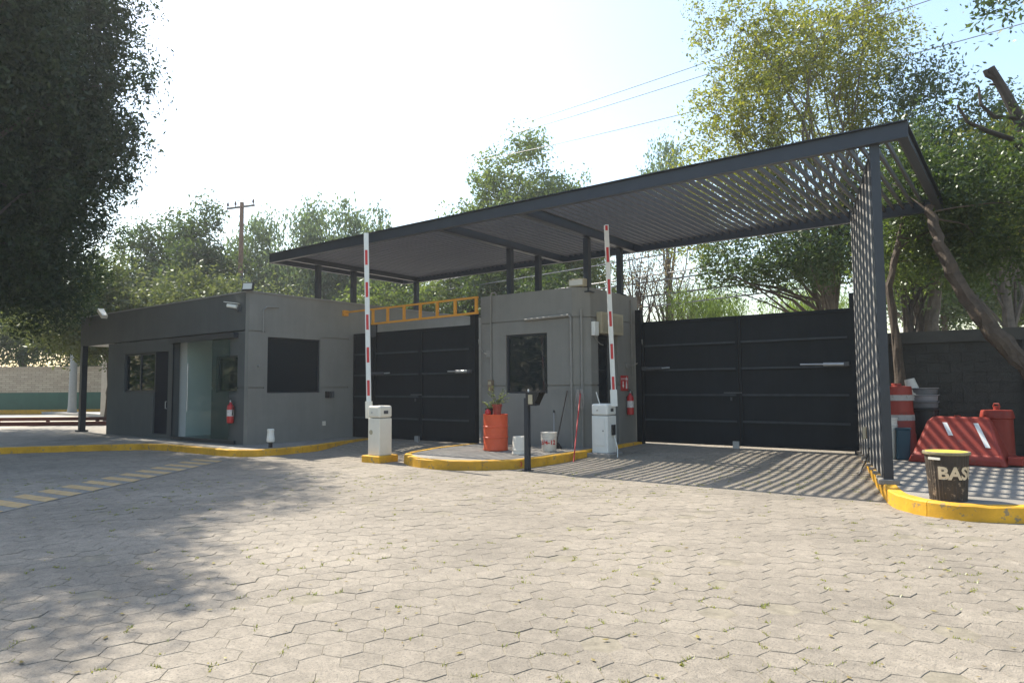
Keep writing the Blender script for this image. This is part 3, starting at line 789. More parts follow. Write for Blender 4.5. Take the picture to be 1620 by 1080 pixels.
# ------------------------------------------------------------------ gates
def gate(name, label, x0, x1, mid, y, z0, z1, pl, pr, extra=None):
    t = thing(name, label, "gate", ((x0+x1)/2, y, z0))
    leaves = [(x0, mid-.006), (mid+.006, x1)]
    if extra: leaves.insert(0, extra)
    H = (z1-z0)/5
    for li, (a, b) in enumerate(leaves):
        mb = MB(); mb.box(a, a+.06, y-.035, y+.035, z0+.05, z1); mb.box(b-.06, b, y-.035, y+.035, z0+.05, z1)
        mb.box(a+.06, b-.06, y-.034, y+.034, z1-.06, z1); mb.box(a+.06, b-.06, y-.034, y+.034, z0+.05, z0+.10)
        lf = part("leaf_frame", mb, GATE, t)
        for k in range(5):
            za = z0+.10 if k == 0 else z0+k*H+.02; zb = z1-.06 if k == 4 else z0+(k+1)*H-.02
            p_ = MB(); p_.box(a+.06, b-.06, y+.0, y+.006, za, zb); part("panel", p_, GATE, lf)
            if k:
                r_ = MB(); r_.box(a+.06, b-.06, y-.055, y+.03, z0+k*H-.022, z0+k*H+.022); part("rail", r_, RAIL, lf)
    for (x, zt) in (pl, pr):
        if x is None: continue
        mb = MB(); mb.box(x-.075, x+.075, y-.075, y+.075, z0-.02, zt); part("gate_post", mb, GATE, t)
    mb = MB(); mb.box(mid-.16, mid-.02, y-.10, y-.037, z0+.0, z0+.16); part("floor_stop", mb, GALV, t)
    mb = MB(); mb.beam((mid-.35, y-.05, z0+2*H+.05), (mid+.06, y-.05, z0+2*H+.05), .02, .03); mb.box(mid-.2, mid-.16, y-.06, y-.036, z0+2*H-.13, z0+2*H-.05); part("latch", mb, DGREY, t)
    return t
def opener(t, xa, xb, y, z):
    s = 1 if xb > xa else -1
    mb = MB(); mb.tube([(xa, y-.09, z), (xb-s*.28, y-.11, z-.01)], .018, 8); part("opener_rod", mb, GALV, t)
    mb = MB(); mb.tube([(xb-s*.40, y-.11, z-.01), (xb, y-.13, z-.015)], .04, 10); part("opener_motor", mb, DGREY if s < 0 else GALV, t)
    mb = MB(); mb.box(min(xb, xb+s*.1), max(xb, xb+s*.1), y-.17, y-.02, z-.05, z+.03); part("opener_bracket", mb, DGREY, t)
gr_ = gate("driveway_gate", "wide black steel double gate right of the booth", -7.60, -2.86, -5.2, 15.5, .12, 3.13, (-7.68, 3.44), (-2.78, 3.44))
opener(gr_, -6.85, -7.45, 15.5, 1.98); opener(gr_, -3.85, -2.98, 15.5, 1.98)
gl_ = gate("driveway_gate", "black steel double gate between guardhouse and booth", -14.58, -11.01, -12.77, 12.95, .11, 3.10, (-14.66, 3.35), (-10.93, 3.45), (-15.48, -14.74))
opener(gl_, -13.9, -14.5, 12.95, 1.95); opener(gl_, -11.75, -11.05, 12.95, 1.95)

# orange truss above the left gate
tr = thing("overhead_truss", "orange steel ladder truss spanning above the left gate", "truss", (-12.9, 12.6, 3.3))
mb = MB(); mb.beam((-15.48,12.6,3.70),(-10.52,12.6,3.72), .045, .045); part("top_rail", mb, TRUSS, tr)
mb = MB(); mb.beam((-14.35,12.6,3.30),(-10.52,12.6,3.34), .05, .05); part("bottom_rail", mb, TRUSS, tr)
for k, x in enumerate((-14.29,-13.7,-13.07,-12.47,-11.87,-11.26,-10.57)):
    mb = MB(); mb.box(x-.035, x+.035, 12.575, 12.625, 3.325, 3.69); part("rung", mb, TRUSS, tr)
mb = MB(); mb.box(-15.5,-15.42,12.52,12.68,3.60,3.76); part("end_bracket", mb, TRUSS, tr)
mb = MB(); mb.box(-14.42,-14.28,12.5,12.7,2.95,3.27); part("hanger", mb, DGREY, tr)

# ------------------------------------------------------------------ boom barriers
def boom(label, cx, cy, w, base, zb, ztop, arm_xy_b, arm_xy_t, arm_z0, arm_z1, cab, basem, first_red, armw=.10):
    t = thing("boom_barrier", label, "barrier", (cx, cy, 0), "boom barriers")
    mb = MB(); mb.box(cx-base/2, cx+base/2, cy-base/2, cy+base/2, -.03, zb); part("base_block", mb, basem, t, bevel=.015)
    mb = MB(); mb.box(cx-w/2+.005, cx+w/2-.005, cy-w/2+.005, cy+w/2-.005, zb, ztop-.26); body = part("cabinet", mb, cab, t, bevel=.015)
    mb = MB(); mb.box(cx-w/2, cx+w/2, cy-w/2, cy+w/2, ztop-.25, ztop); hd = part("hood", mb, cab, t, bevel=.04)
    mb = MB(); mb.box(cx+w/2-.0, cx+w/2+.004, cy-.06, cy+.06, ztop-.17, ztop-.1); part("name_plate", mb, DGREY, hd)
    mb = MB(); mb.tube([(cx-.05, cy-w/2-.012, ztop-.14), (cx-.05, cy-w/2+.01, ztop-.14)], .018, 10); part("key_lock", mb, GALV, hd)
    a = Vector((*arm_xy_b, arm_z0)); b = Vector((*arm_xy_t, arm_z1))
    mb = MB(); mb.beam(a, b, .045, armw, (rt.x, rt.y, 0)); arm = part("arm", mb, WHITE, t, bevel=.006)
    z = first_red
    d = (b-a).normalized()
    while z < arm_z1-.1:
        t0 = (z-arm_z0)/(arm_z1-arm_z0); L_ = min(.33, (arm_z1-z)-.02)
        p = a.lerp(b, t0); q = p + d*L_
        mb = MB(); mb.beam(p, q, .051, armw*.55, (rt.x, rt.y, 0)); part("red_stripe", mb, REDST, arm)
        z += .71
    mb = MB(); mb.beam(a-d*.02, a+d*.34, .075, armw+.045, (rt.x, rt.y, 0)); part("arm_clamp", mb, WHITE if cab is WHITE else CREAM, t, bevel=.006)
    return t, body
t, body = boom("boom barrier with cream cabinet on a yellow block left of the island", -10.92, 9.84, .36, .54, .14, 1.17, (-11.24,9.82), (-11.40,9.84), .92, 4.93, CREAM, YEL, 1.38)
mb = MB(); mb.tube([(-11.0,9.655,.62),(-11.0,9.672,.62)], .05, 14); part("round_cap", mb, BEIGE, t)
t, body = boom("boom barrier with pale grey cabinet in front of the booth door", -7.33, 13.02, .40, .60, .12, 1.17, (-7.10,13.06), (-7.24,13.10), 1.13, 5.1, WHITE, CONC_D, 1.42)
mb = MB(); mb.box(-7.48,-7.2,12.812,12.822,.28,.86); pn = part("access_panel", mb, WHITE, t, bevel=.004)
mb = MB(); mb.box(-7.25,-7.23,12.805,12.811,.58,.61); part("keyhole", mb, BLACK, pn)
mb = MB(); mb.tube([(-7.42,13.0,1.17),(-7.48,12.96,1.42)], .012, 6); part("antenna", mb, WHITE, t)
mb = MB(); mb.box(-7.128,-7.08,12.98,13.08,.5,.72); part("side_box", mb, BLACK, t)
mb = MB(); mb.tube([(-7.1,13.03,.5),(-7.06,13.05,.35),(-7.0,13.0,.22),(-6.98,12.95,.02)], .012, 6); part("cable", mb, WHITE, t)

# card reader post
t = thing("card_reader_post", "thin dark post with hooded card reader in front of the island", "card reader", (-7.42, 10.3, 0))
mb = MB(); mb.box(-7.465,-7.375,10.255,10.345,-.03,1.34); part("post", mb, STEEL, t, bevel=.006)
mb = MB(); mb.box(-7.50,-7.34,10.22,10.38,0,.014); part("base_plate", mb, STEEL, t)
mb = MB(); mb.beam((-7.42,10.3,1.22),(-7.2,10.26,1.22), .06, .05); part("arm", mb, STEEL, t)
mb = MB()
for yy in (10.17, 10.37):
    mb._add([(-7.36,yy,1.44),(-7.06,yy,1.44),(-7.14,yy,1.30),(-7.19,yy,1.21),(-7.36,yy,1.21),
             (-7.36,yy+.008,1.44),(-7.06,yy+.008,1.44),(-7.14,yy+.008,1.30),(-7.19,yy+.008,1.21),(-7.36,yy+.008,1.21)],
            [(0,1,2,3,4),(9,8,7,6,5),(0,5,6,1),(1,6,7,2),(2,7,8,3),(3,8,9,4),(4,9,5,0)])
mb.box(-7.37,-7.05,10.165,10.385,1.442,1.45); mb.box(-7.37,-7.19,10.175,10.37,1.20,1.208)
part("hood", mb, BLACK, t)
mb = MB(); mb.box(-7.29,-7.20,10.15,10.165,1.23,1.40); part("reader", mb, BEIGE, t)
mb = MB(); mb.lathe((-7.33,10.22,1.45), [(.012,0),(.018,.03),(.008,.05)], 8); part("indicator", mb, WHITE, t)

# ------------------------------------------------------------------ things on the booth island
def drum(label, x, y, z, r, h, m_):
    t = thing("steel_drum", label, "drum", (x, y, z))
    w = MB(); w.lathe((x,y,z), [(r*.97,0),(r,.012),(r,.03),(r*.985,.05),(r*.985,h*.34),(r*1.03,h*.355),(r*1.03,h*.37),(r*.985,h*.385),(r*.985,h*.64),(r*1.03,h*.655),(r*1.03,h*.67),(r*.985,h*.685),(r*.985,h-.04),(r,h-.025),(r*1.01,h-.012),(r*1.01,h),(r*.94,h),(r*.93,h-.018),(0,h-.018)], 36); part("shell", w, m_, t, smooth=True)
    return t
drum("dented orange steel drum carrying potted plants", -9.32, 11.75, ZI, .27, .78, ORANGE)
DT = ZI+.78-.018
def pot(label, x, y, r, h, m_, nst, hh, seed, spread):
    t = thing("potted_plant", label, "plant", (x, y, DT), "pots on the orange drum")
    w = MB(); w.lathe((x,y,DT), [(r*.75,0),(r*.95,h*.8),(r*1.08,h*.81),(r*1.08,h),(r*.95,h),(r*.92,h-.03),(0,h-.03)], 20); part("pot", w, m_, t, smooth=True)
    rr = random.Random(seed); st = MB(); lv = []; lf = []
    for i in range(nst):
        a = rr.uniform(0, 6.28); ln = rr.uniform(.5, 1)*hh; s_ = rr.uniform(.15, spread)
        pts_ = [Vector((x+rr.gauss(0,.02), y+rr.gauss(0,.02), DT+h-.04))]
        for k in range(1, 6):
            u = k/5; pts_.append(pts_[0] + Vector((math.cos(a)*s_*u**1.3, math.sin(a)*s_*u**1.3, ln*u - .25*s_*u*u)))
        st.tube(pts_, [.006,.005,.004,.003,.003,.002], 5)
        for k in range(1, 6):
            for q in range(7):
                c = pts_[k-1].lerp(pts_[k], rr.random()); b = rr.uniform(0, 6.28); l_ = rr.uniform(.03, .06)
                dx = Vector((math.cos(b), math.sin(b), rr.uniform(.1, .9))).normalized()*l_; sd_ = dx.cross(Vector((rr.random(), rr.random(), rr.random()))).normalized()*l_*.25
                o_ = len(lv); lv += [c, c+dx*.5+sd_, c+dx, c+dx*.5-sd_]; lf.append((o_, o_+1, o_+2, o_+3))
    part("stem", st, BARK, t)
    m2 = MB(); m2._add(lv, lf); part("foliage", m2, leaf_mat("plant_leaf", (.12,.15,.06), (.24,.27,.14), .35), t, kind="stuff")
pot("leafy plant in a dark red pot on the orange drum", -9.22, 11.68, .105, .24, TERRA, 9, .50, 4, .32)
pot("small spreading plant in a black pot on the orange drum", -9.47, 11.72, .09, .15, BLACK, 8, .30, 9, .45)
t = thing("red_jug", "small round red jug squeezed between the two pots", "jug", (-9.36, 11.55, DT))
w = MB(); w.lathe((-9.36,11.53,DT), [(.03,0),(.055,.02),(.068,.06),(.055,.1),(.03,.125),(.022,.14)], 16); part("body", w, REDP, t, smooth=True)
w = MB(); w.lathe((-9.36,11.53,DT+.14), [(.026,0),(.026,.02)], 12); part("cap", w, BLACK, t)

def bucket(label, x, y, z, r0, r1, h, m_, name="bucket", ring=True, tilt=None, group="plastic buckets"):
    t = thing(name, label, "bucket", (x, y, z), group)
    w = MB()
    if tilt: w.T = Matrix.Translation((x,y,z)) @ tilt @ Matrix.Translation((-x,-y,-z))
    w.lathe((x,y,z), [(r0*.96,0),(r0,.01),(r0+(r1-r0)*.8,h*.8),(r1*1.04,h*.81),(r1*1.04,h*.83),(r1,h*.84),(r1*1.01,h*.95),(r1*1.05,h*.96),(r1*1.05,h),(r1*.96,h),(r1*.93,h*.95),(r0*.9,.03),(0,.03)], 28)
    part("shell", w, m_, t, smooth=True)
    w2 = MB(); w2.T = w.T
    w2.tube([(x+math.cos(a)*(r1*1.06), y+math.sin(a)*r1*1.06, z+h*.8-math.sin(-a)*.0-.10*math.sin(max(0,min(math.pi,a+math.pi)))) for a in [-math.pi+math.pi*k/10 for k in range(11)]], .004, 5); part("handle", w2, GALV, t)
    return t
# upside-down white bucket
t = thing("bucket", "plain off-white bucket standing upside down on the island", "bucket", (-8.36, 11.35, ZI), "plastic buckets")
w = MB(); x, y = -8.36, 11.35; r = .165; h = .36
w.lathe((x,y,ZI), [(r*1.03,0),(r*1.05,.008),(r*1.05,.03),(r,.034),(r*.99,.08),(r*1.03,.085),(r*1.03,.1),(r*.985,.105),(r*.93,h-.015),(r*.9,h),(r*.86,h),(r*.85,h-.012),(0,h-.012)], 28); part("shell", w, PLAST, t, smooth=True)
t = bucket("pale paint bucket with red scribbled writing on the island", -8.22, 12.2, ZI, .155, .17, .40, PLAST)
vs, fs = text_mesh("3/4-12", .13, .004)
w = MB(); rr_ = .166
fa = math.atan2(-12.2, 8.22)
w._add([(-8.22+math.cos(fa+(x-.19)/rr_)*(rr_+.004+z), 12.2+math.sin(fa+(x-.19)/rr_)*(rr_+.004+z), ZI+.15+y) for x, y, z in vs], fs); part("lettering", w, REDST, t)
w = MB(); w.lathe((-8.22,12.2,ZI+.385), [(.158,0),(.158,.012),(.02,.02),(0,.02)], 24); part("lid", w, PLAST, t)
# red mark on the kerb
vs, fs = text_mesh("3", .12, .002)
mk_p = Vector((-7.70, 10.42, .05)); nk = Vector((.85, -.52, 0)).normalized(); tk = Vector((-nk.y, nk.x, 0))
w = MB(); w._add([tuple(mk_p + nk*.012 + tk*x + Vector((0,0,y))) for x, y, z in vs], fs); part("painted_mark", w, REDST, island)

# mop and broom leaning on the booth corner
t = thing("mop", "mop with red handle leaning head up on the booth corner", "mop", (-7.5, 12.0, .0))
a = Vector((-7.47, 11.98, hgt(-7.47, 11.98))); b = Vector((-7.93, 13.05, 1.45))
w = MB(); w.tube([a, b], .014, 8); part("handle", w, REDP, t)
w = MB(); rr = random.Random(2)
for k in range(46):
    an = rr.uniform(0, 6.28); r_ = rr.uniform(.03, .10); l_ = rr.uniform(.18, .5)
    c = b + Vector((0,0,.03)); w.tube([c, c+Vector((math.cos(an)*r_*.7, math.sin(an)*r_*.5-.03, .0)), c+Vector((math.cos(an)*r_, math.sin(an)*r_*.5-.04, -.12)), c+Vector((math.cos(an)*r_*1.05, math.sin(an)*r_*.5-.04, -l_))], .008, 4)
part("mop_head", w, MOPH, t)
t = thing("broom", "dark broom standing against the booth wall behind the mop", "broom", (-8.3, 12.9, ZI))
w = MB(); w.tube([(-8.42,12.80,ZI+.12),(-8.28,13.05,1.45)], .012, 7); part("handle", w, BARKD, t)
w = MB(); w.T = Matrix.Translation((-8.43,12.78,ZI)); w._add([(-.16,-.03,0),(.16,-.03,0),(.16,.03,0),(-.16,.03,0),(-.06,-.02,.14),(.06,-.02,.14),(.06,.02,.14),(-.06,.02,.14)], [(0,3,2,1),(4,5,6,7),(0,1,5,4),(1,2,6,5),(2,3,7,6),(3,0,4,7)]); part("bristles", w, BLACK, t)
t = thing("metal_rod", "thin pale rod leaning on the booth wall beside the paint bucket", "rod", (-8.7, 12.95, ZI))
w = MB(); w.tube([(-8.40,12.66,ZI),(-8.66,13.07,ZI+.78)], .009, 7); part("shaft", w, GALV, t)
w = MB(); w.tube([(-8.66,13.07,ZI+.78),(-8.675,13.085,ZI+.83)], .016, 8); part("cap", w, BLACK, t)

# wrapped stub post on the guardhouse kerb
t = thing("wrapped_stub", "short stub post wrapped in white plastic on the guardhouse kerb", "stub", (-14.42, 9.55, KH))
w = MB(); w.tube([(-14.42,9.55,KH),(-14.42,9.55,KH+.42)], .045, 10); part("stub", w, BLACK, t)
w = MB(); w.lathe((-14.40,9.54,KH), [(.05,.12),(.085,.14),(.09,.2),(.075,.3),(.07,.36),(.078,.42),(.065,.44)], 11, 1, .008); part("wrapping", w, WHITE, t)
t = thing("porch_box", "small blue-grey metal box beside the porch post", "box", (-24.6, 10.4, KH))
w = MB(); w.box(-24.75,-24.2,10.3,10.7,KH,KH+.62); part("shell", w, mat("blue_grey_paint", (.06,.075,.085), .6, .15), t, bevel=.01)
w = MB(); w.tube([(-24.5,10.5,KH+.62),(-24.48,10.5,KH+.85),(-24.35,10.5,KH+1.0)], .012, 5); part("wire", w, BLACK, t)

# ------------------------------------------------------------------ right island: bin, barrels, water barrier, wall
bn = thing("litter_bin", "fluted black litter bin with yellow inside and painted letters", "bin", (-.80, 9.72, ZI))
cx, cy = -.80, 9.72; h = .57; r0, r1 = .195, .235
w = MB(); w.lathe((cx,cy,ZI-.005), [(r0,0),(r0,.02),(r1-.004,h-.03)], 72, 1, -.006); part("shell", w, BINM, bn)
w = MB(); w.lathe((cx,cy,ZI), [(r1-.02,h-.04),(r1+.012,h-.035),(r1+.018,h-.015),(r1+.012,h),(r1-.012,h),(r1-.02,h-.04)], 40); part("rim", w, mat("bin_rim_worn", (.20,.17,.10),.7,.35,14), bn, smooth=True)
w = MB(); w.lathe((cx,cy,ZI), [(r1-.014,h-.002),(r0-.012,.03),(0,.03)], 40); part("liner", w, BINY, bn, smooth=True)
vs, fs = text_mesh("BASURA", .20, .0075)
mxx = max(v[0] for v in vs)
fa = math.atan2(-cy, -cx) + .06
def rad(z): return r0 + (r1-.004-r0)*z/(h-.03)
w = MB(); w._add([(cx+math.cos(fa+(x-.11)/.215)*(rad(.26+y)+.004), cy+math.sin(fa+(x-.11)/.215)*(rad(.26+y)+.004), ZI+.26+y) for x, y, z in vs], fs)
part("lettering", w, LETTER, bn)
w = MB(); w.T = Matrix.Translation((cx,cy,0)) @ Matrix.Rotation(math.atan2(-cy,-cx)-.55, 4, 'Z'); w.box(r1-.003, r1+.006, -.07, .07, ZI+h-.09, ZI+h-.062); part("tape", w, PLAST, bn)

def barrel(label, x, y, z, r, h, bands, m_=ORANGE):
    t = thing("traffic_barrel", label, "barrel", (x, y, z))
    w = MB(); w.lathe((x,y,z), [(r*1.25,0),(r*1.25,.06),(r*1.05,.07),(r,.09),(r*.99,h*.33),(r*.955,h*.34),(r*.94,h*.62),(r*.90,h*.63),(r*.88,h*.9),(r*.84,h),(r*.3,h+.01),(r*.28,h+.06),(0,h+.06)], 28); b_ = part("shell", w, m_, t, smooth=True)
    for (a, c) in bands:
        w = MB(); w.lathe((x,y,z), [(r*.965,a*h),(r*.955,c*h)], 28); part("white_band", w, mat("dirty_white_band", (.36,.34,.31), .7, .15, 8, wear=(.2,.17,.14), wear_amt=.58, wear_scale=14), b_)
    return t
barrel("tall orange traffic barrel with white bands beside the side wall", -1.98, 14.85, ZI, .30, 1.33, [(.52,.60),(.80,.88)], REDPL)  # darker red here has the deep shade by the wall put into it
bucket("white bucket in front of the tall orange barrel", -2.10, 14.4, ZI, .15, .17, .75, PLAST)
t = thing("blue_container", "narrow dark blue plastic container at the barrel's foot", "container", (-1.86, 14.35, ZI))
w = MB(); w.T = Matrix.Translation((-1.86,14.35,ZI)) @ Matrix.Rotation(R(12),4,'Z'); w._add([(-.11,-.1,0),(.11,-.1,0),(.11,.1,0),(-.11,.1,0),(-.09,-.1,.55),(.14,-.1,.55),(.14,.1,.55),(-.09,.1,.55)], [(0,3,2,1),(4,5,6,7),(0,1,5,4),(1,2,6,5),(2,3,7,6),(3,0,4,7)]); part("shell", w, BLUEPL, t, bevel=.02)
w2 = MB(); w2.T = w.T; w2.box(-.10,.15,-.11,.11,.552,.575); part("rim", w2, BLUEPL, t)
t = thing("bin_stack", "stack of grey plastic tubs beside the orange barrel", "tub", (-1.62, 15.5, ZI))
for k in range(4):
    w = MB(); z = ZI+.78+k*.13; w.lathe((-1.62,15.5,z-.78 if k == 0 else z), [(.24,0),(.25,.02),(.26,.86 if k == 0 else .10),(.285,.87 if k == 0 else .11),(.285,.9 if k == 0 else .125),(.2,.9 if k == 0 else .125)], 24)
    part("tub", w, (BLACK, mat("grey_tub",(.14,.145,.15),.6,.1), mat("pale_grey_tub",(.24,.24,.25),.6,.1), mat("grey_tub",(.14,.145,.15),.6,.1))[k], t, smooth=True)
t = bucket("small pale bucket with blue base tipped on top of the tubs", -1.75, 15.4, ZI+1.18, .09, .13, .36, PLAST, tilt=Matrix.Rotation(R(180-14),4,'Y') @ Matrix.Translation((0,0,-.30)))

# water-filled plastic barrier, obliquely placed
bt = thing("plastic_road_barrier", "faded red water-filled plastic road barrier lying by the side wall", "road barrier", (-1.0, 14.5, ZI))
pa = Vector((-1.70, 14.35)); pb = Vector((-.26, 14.15)); dl = (pb-pa); Lb = dl.length; dl.normalize(); dn = Vector((dl.y, -dl.x))
TB = Matrix(((dl.x, -dn.x, 0, pa.x), (dl.y, -dn.y, 0, pa.y), (0, 0, 1, ZI), (0, 0, 0, 1)))
def sec(x, pr): return [(x+sx*0, y_, z_) for y_, z_ in pr for sx in (0,)]
w = MB(); w.T = TB
prof = [(-.34,0),(.34,0),(.34,.10),(.27,.18),(.10,.72),(.085,.80),(-.085,.80),(-.10,.72),(-.27,.18),(-.34,.10)]
st = []
for x, xt in ((0,.34),(.06,.38),(Lb-.06,Lb-.30),(Lb,Lb-.26)):
    s_ = []
    for y_, z_ in prof:
        u = z_/.80; k_ = 1 if x in (.06, Lb-.06) else .9
        s_.append((x + (xt-x)*u, y_*k_, z_ if z_ < .75 else z_-(0 if k_ == 1 else .03)))
    st.append(s_)
w.extrude_profile(None, st); bb = part("shell", w, REDPL, bt, bevel=.02)
for x, l_ in ((.52,.22),(.98,.40)):
    w = MB(); w.T = TB
    z0_, z1_ = .70, .70-l_
    yf = lambda z: -(.27 - (.17)*(z-.18)/.54) - .007
    w._add([(x, yf(z0_), z0_), (x+.07, yf(z0_), z0_), (x+.07+l_*.45, yf(z1_), z1_), (x+l_*.45, yf(z1_), z1_)], [(0,1,2,3)])
    part("reflective_tape", w, SW, bb)
w = MB(); w.T = TB; w.box(Lb-.02, Lb+.20, -.16, .16, .02, .16); part("end_foot", w, REDPL, bb, bevel=.02)
w = MB(); w.T = TB; w.lathe((Lb*.5,0,.79), [(.05,0),(.05,.03),(.0,.035)], 12); part("fill_cap", w, REDPL, bb)
t = thing("road_barrel_base", "dark red plastic drum standing behind the road barrier", "drum", (-.45, 15.5, ZI))
w = MB(); w.lathe((-.45,15.5,ZI), [(.28,0),(.28,.05),(.25,.08),(.245,.72),(.27,.74),(.27,.76),(.25,.86),(.24,.88),(.05,.89),(.05,.95),(0,.96)], 28); part("shell", w, REDPL, t, smooth=True)
w = MB(); w.tube([(-.50,15.5,ZI+.94),(-.48,15.48,ZI+1.0),(-.41,15.46,ZI+1.0),(-.40,15.46,ZI+.93)], .015, 6); part("grip", w, REDPL, t)

# block wall
bw = thing("block_wall", "dark painted block wall closing the yard right of the gate", "wall", (2, 16.3, ZI))
w = MB(); w.box(-2.62, 7, 16.31, 16.45, ZI-.1, 2.38); part("mortar_core", w, BLOCK, bw)
bm0 = None; row = 0; z = ZI
while z < 2.36:
    hrow = .2
    x = -2.6 + (0 if row % 2 else -.2)
    while x < 2.4:
        xa = max(x, -2.62); xb = x+.4
        mb = MB(); pr_ = random.uniform(0, .006); zt = min(z+hrow, 2.38)
        mb.box(xa+.003, xb-.003, 16.295-pr_, 16.312, z+.004, zt-.004); part("block", mb, BLOCK, bw)
        x += .4
    z += hrow; row += 1
w = MB(); w.box(2.4, 7, 16.29, 16.309, ZI, 2.38); part("rendered_face", w, BLOCK, bw)
w = MB(); w.box(-2.64, 7, 16.24, 16.5, 2.381, 2.62); part("coping_beam", w, mat("coping", (.065,.065,.058), .9, .15, 2), bw)
w = MB(); w.box(-.02, .22, 16.22, 16.30, ZI, 2.38); part("pilaster", w, BLOCK, bw)

# ------------------------------------------------------------------ trees
def fast_mesh(name, V_, F_, material):
    """V_ (n,3) array, F_ (m,4) quads"""
    me = bpy.data.meshes.new(name)
    me.vertices.add(len(V_)); me.vertices.foreach_set("co", V_.astype(np.float32).ravel())
    me.loops.add(F_.size); me.loops.foreach_set("vertex_index", F_.astype(np.int32).ravel())
    me.polygons.add(len(F_)); me.polygons.foreach_set("loop_start", np.arange(0, F_.size, 4, dtype=np.int32))
    me.update(calc_edges=True); me.materials.append(material)
    return me

def crown_points(blobs, n, rng, shell=.5, gap=.0, gscale=1.2):
    """clump centres spread through a union of ellipsoids (x,y,z,rx,ry,rz), more of them near the surface"""
    B = np.array(blobs, float); vol = np.prod(B[:,3:6], axis=1)**.8; pick = rng.choice(len(B), n*3, p=vol/vol.sum())
    d = rng.normal(size=(n*3,3)); d /= np.linalg.norm(d, axis=1)[:,None]
    r = shell + (1-shell)*rng.random(n*3)**.7
    P = B[pick,:3] + d*r[:,None]*B[pick,3:6]
    ph = rng.random(6)*6.28
    f = np.sin(P[:,0]*gscale+ph[0])*np.sin(P[:,1]*gscale*1.1+ph[1]) + np.sin(P[:,2]*gscale*1.3+ph[2])*np.sin((P[:,0]+P[:,1])*gscale*.8+ph[3])
    keep = f > (gap*2-1) if gap else np.ones(len(P), bool)
    return P[keep][:n]

def ball(rng, n):
    d = rng.normal(size=(n,3)); d /= np.linalg.norm(d, axis=1)[:,None]
    return d*(rng.random(n)**.5)[:,None]

def leaves(P, per, spread, size, rng, droop=.0, flat=1.0, aspect=.42):
    n = len(P)*per
    sp = np.abs(rng.normal(1, .35, size=(len(P),1)))*spread
    C = np.repeat(P, per, axis=0) + ball(rng, n)*1.9*np.repeat(sp, per, axis=0)*np.array([1,1,flat])
    if droop: C[:,2] -= rng.random(n)**1.5*droop
    s = size*rng.uniform(.4, 1.45, n)
    a = rng.normal(size=(n,3)); 
    if droop: a[:,2] = -np.abs(a[:,2])*2-1
    a /= np.linalg.norm(a, axis=1)[:,None]
    b = np.cross(a, rng.normal(size=(n,3))); b /= np.linalg.norm(b, axis=1)[:,None]
    L_ = a*s[:,None]; W_ = b*(s*aspect)[:,None]
    V_ = np.empty((n,4,3)); V_[:,0] = C-L_*.5; V_[:,1] = C+W_*.5; V_[:,2] = C+L_*.5; V_[:,3] = C-W_*.5
    return V_.reshape(-1,3), np.arange(n*4).reshape(-1,4)

def tree(name, label, trunk_pts, trunk_r, blobs, nclump, per, spread, size, lm, bark=BARK, limbs=26, seed=1, gap=0., shell=.5,
         group=None, droop=0., limb_r=.05, twigs=0, gscale=1.2, flat=1.0, fork=.45, aspect=.42):
    rng = np.random.default_rng(seed); rr = random.Random(seed)
    base = trunk_pts[0]
    t = thing(name, label, "tree", base, group)
    mb = MB()
    tp = [Vector(p) for p in trunk_pts]; n = len(tp)
    # smooth the trunk
    pts_ = []
    for i in range(n-1):
        for k in range(6): 
            p = tp[i].lerp(tp[i+1], k/6); pts_.append(p + Vector((rr.gauss(0,.25), rr.gauss(0,.25), 0))*trunk_r*.35*(0 if i == 0 and k == 0 else 1))
    pts_.append(tp[-1]); m_ = len(pts_)
    rad_ = [trunk_r*(1.25 if i == 0 else 1)*(1-.62*i/(m_-1)) for i in range(m_)]
    mb.tube(pts_, rad_, 12)
    for iv in range(len(mb.v)):
        c_ = pts_[min(iv//12, m_-1)]; k_ = 1 + rr.gauss(0, .09); v_ = mb.v[iv]
        mb.v[iv] = tuple(c_ + (Vector(v_)-c_)*k_)
    P = crown_points(blobs, nclump, rng, shell, gap, gscale)
    idx = rng.choice(len(P), min(limbs, len(P)), replace=False)
    for q, i in enumerate(idx):
        e = Vector(P[i]); k = rr.uniform(fork, 1.0); j = min(m_-1, int(k*(m_-1))); s0 = pts_[j]
        L_ = (e-s0).length
        c = s0.lerp(e, .45) + Vector((rr.gauss(0,.08)*L_, rr.gauss(0,.08)*L_, .10*L_+rr.gauss(0,.04)*L_))
        path = []
        for u in (0,.2,.4,.6,.8,1):
            p = s0*(1-u)**2 + c*2*u*(1-u) + e*u*u
            path.append(p + Vector((rr.gauss(0,.012)*L_, rr.gauss(0,.012)*L_, rr.gauss(0,.012)*L_))*(1 if 0 < u < 1 else 0))
        r0 = min(rad_[j]*.75, limb_r*rr.uniform(.7,1.4)*(L_/4)**.5)
        mb.tube(path, [r0, r0*.8, r0*.62, r0*.46, r0*.3, r0*.14], 6, False)
        for w_ in range(twigs):
            u = rr.uniform(.35, .95); jj = min(4, int(u*5)); p = path[jj].lerp(path[jj+1], u*5-jj)
            d_ = Vector((rr.gauss(0,1), rr.gauss(0,1), rr.gauss(.5,.7))).normalized()*rr.uniform(.4,1.5)*max(.6, L_*.2)
            mb.tube([p, p+d_*.5+Vector((0,0,.06)), p+d_+Vector((0,0,.15))], [r0*.28, r0*.18, r0*.06], 4, False)
    part("trunk", mb, bark, t, smooth=False)
    V_, F_ = leaves(P, per, spread, size, rng, droop, flat, aspect)
    V_ -= np.array(base)
    o = bpy.data.objects.new("crown", fast_mesh("crown", V_, F_, lm)); COL.objects.link(o); o.parent = t; o["kind"] = "stuff"
    return t

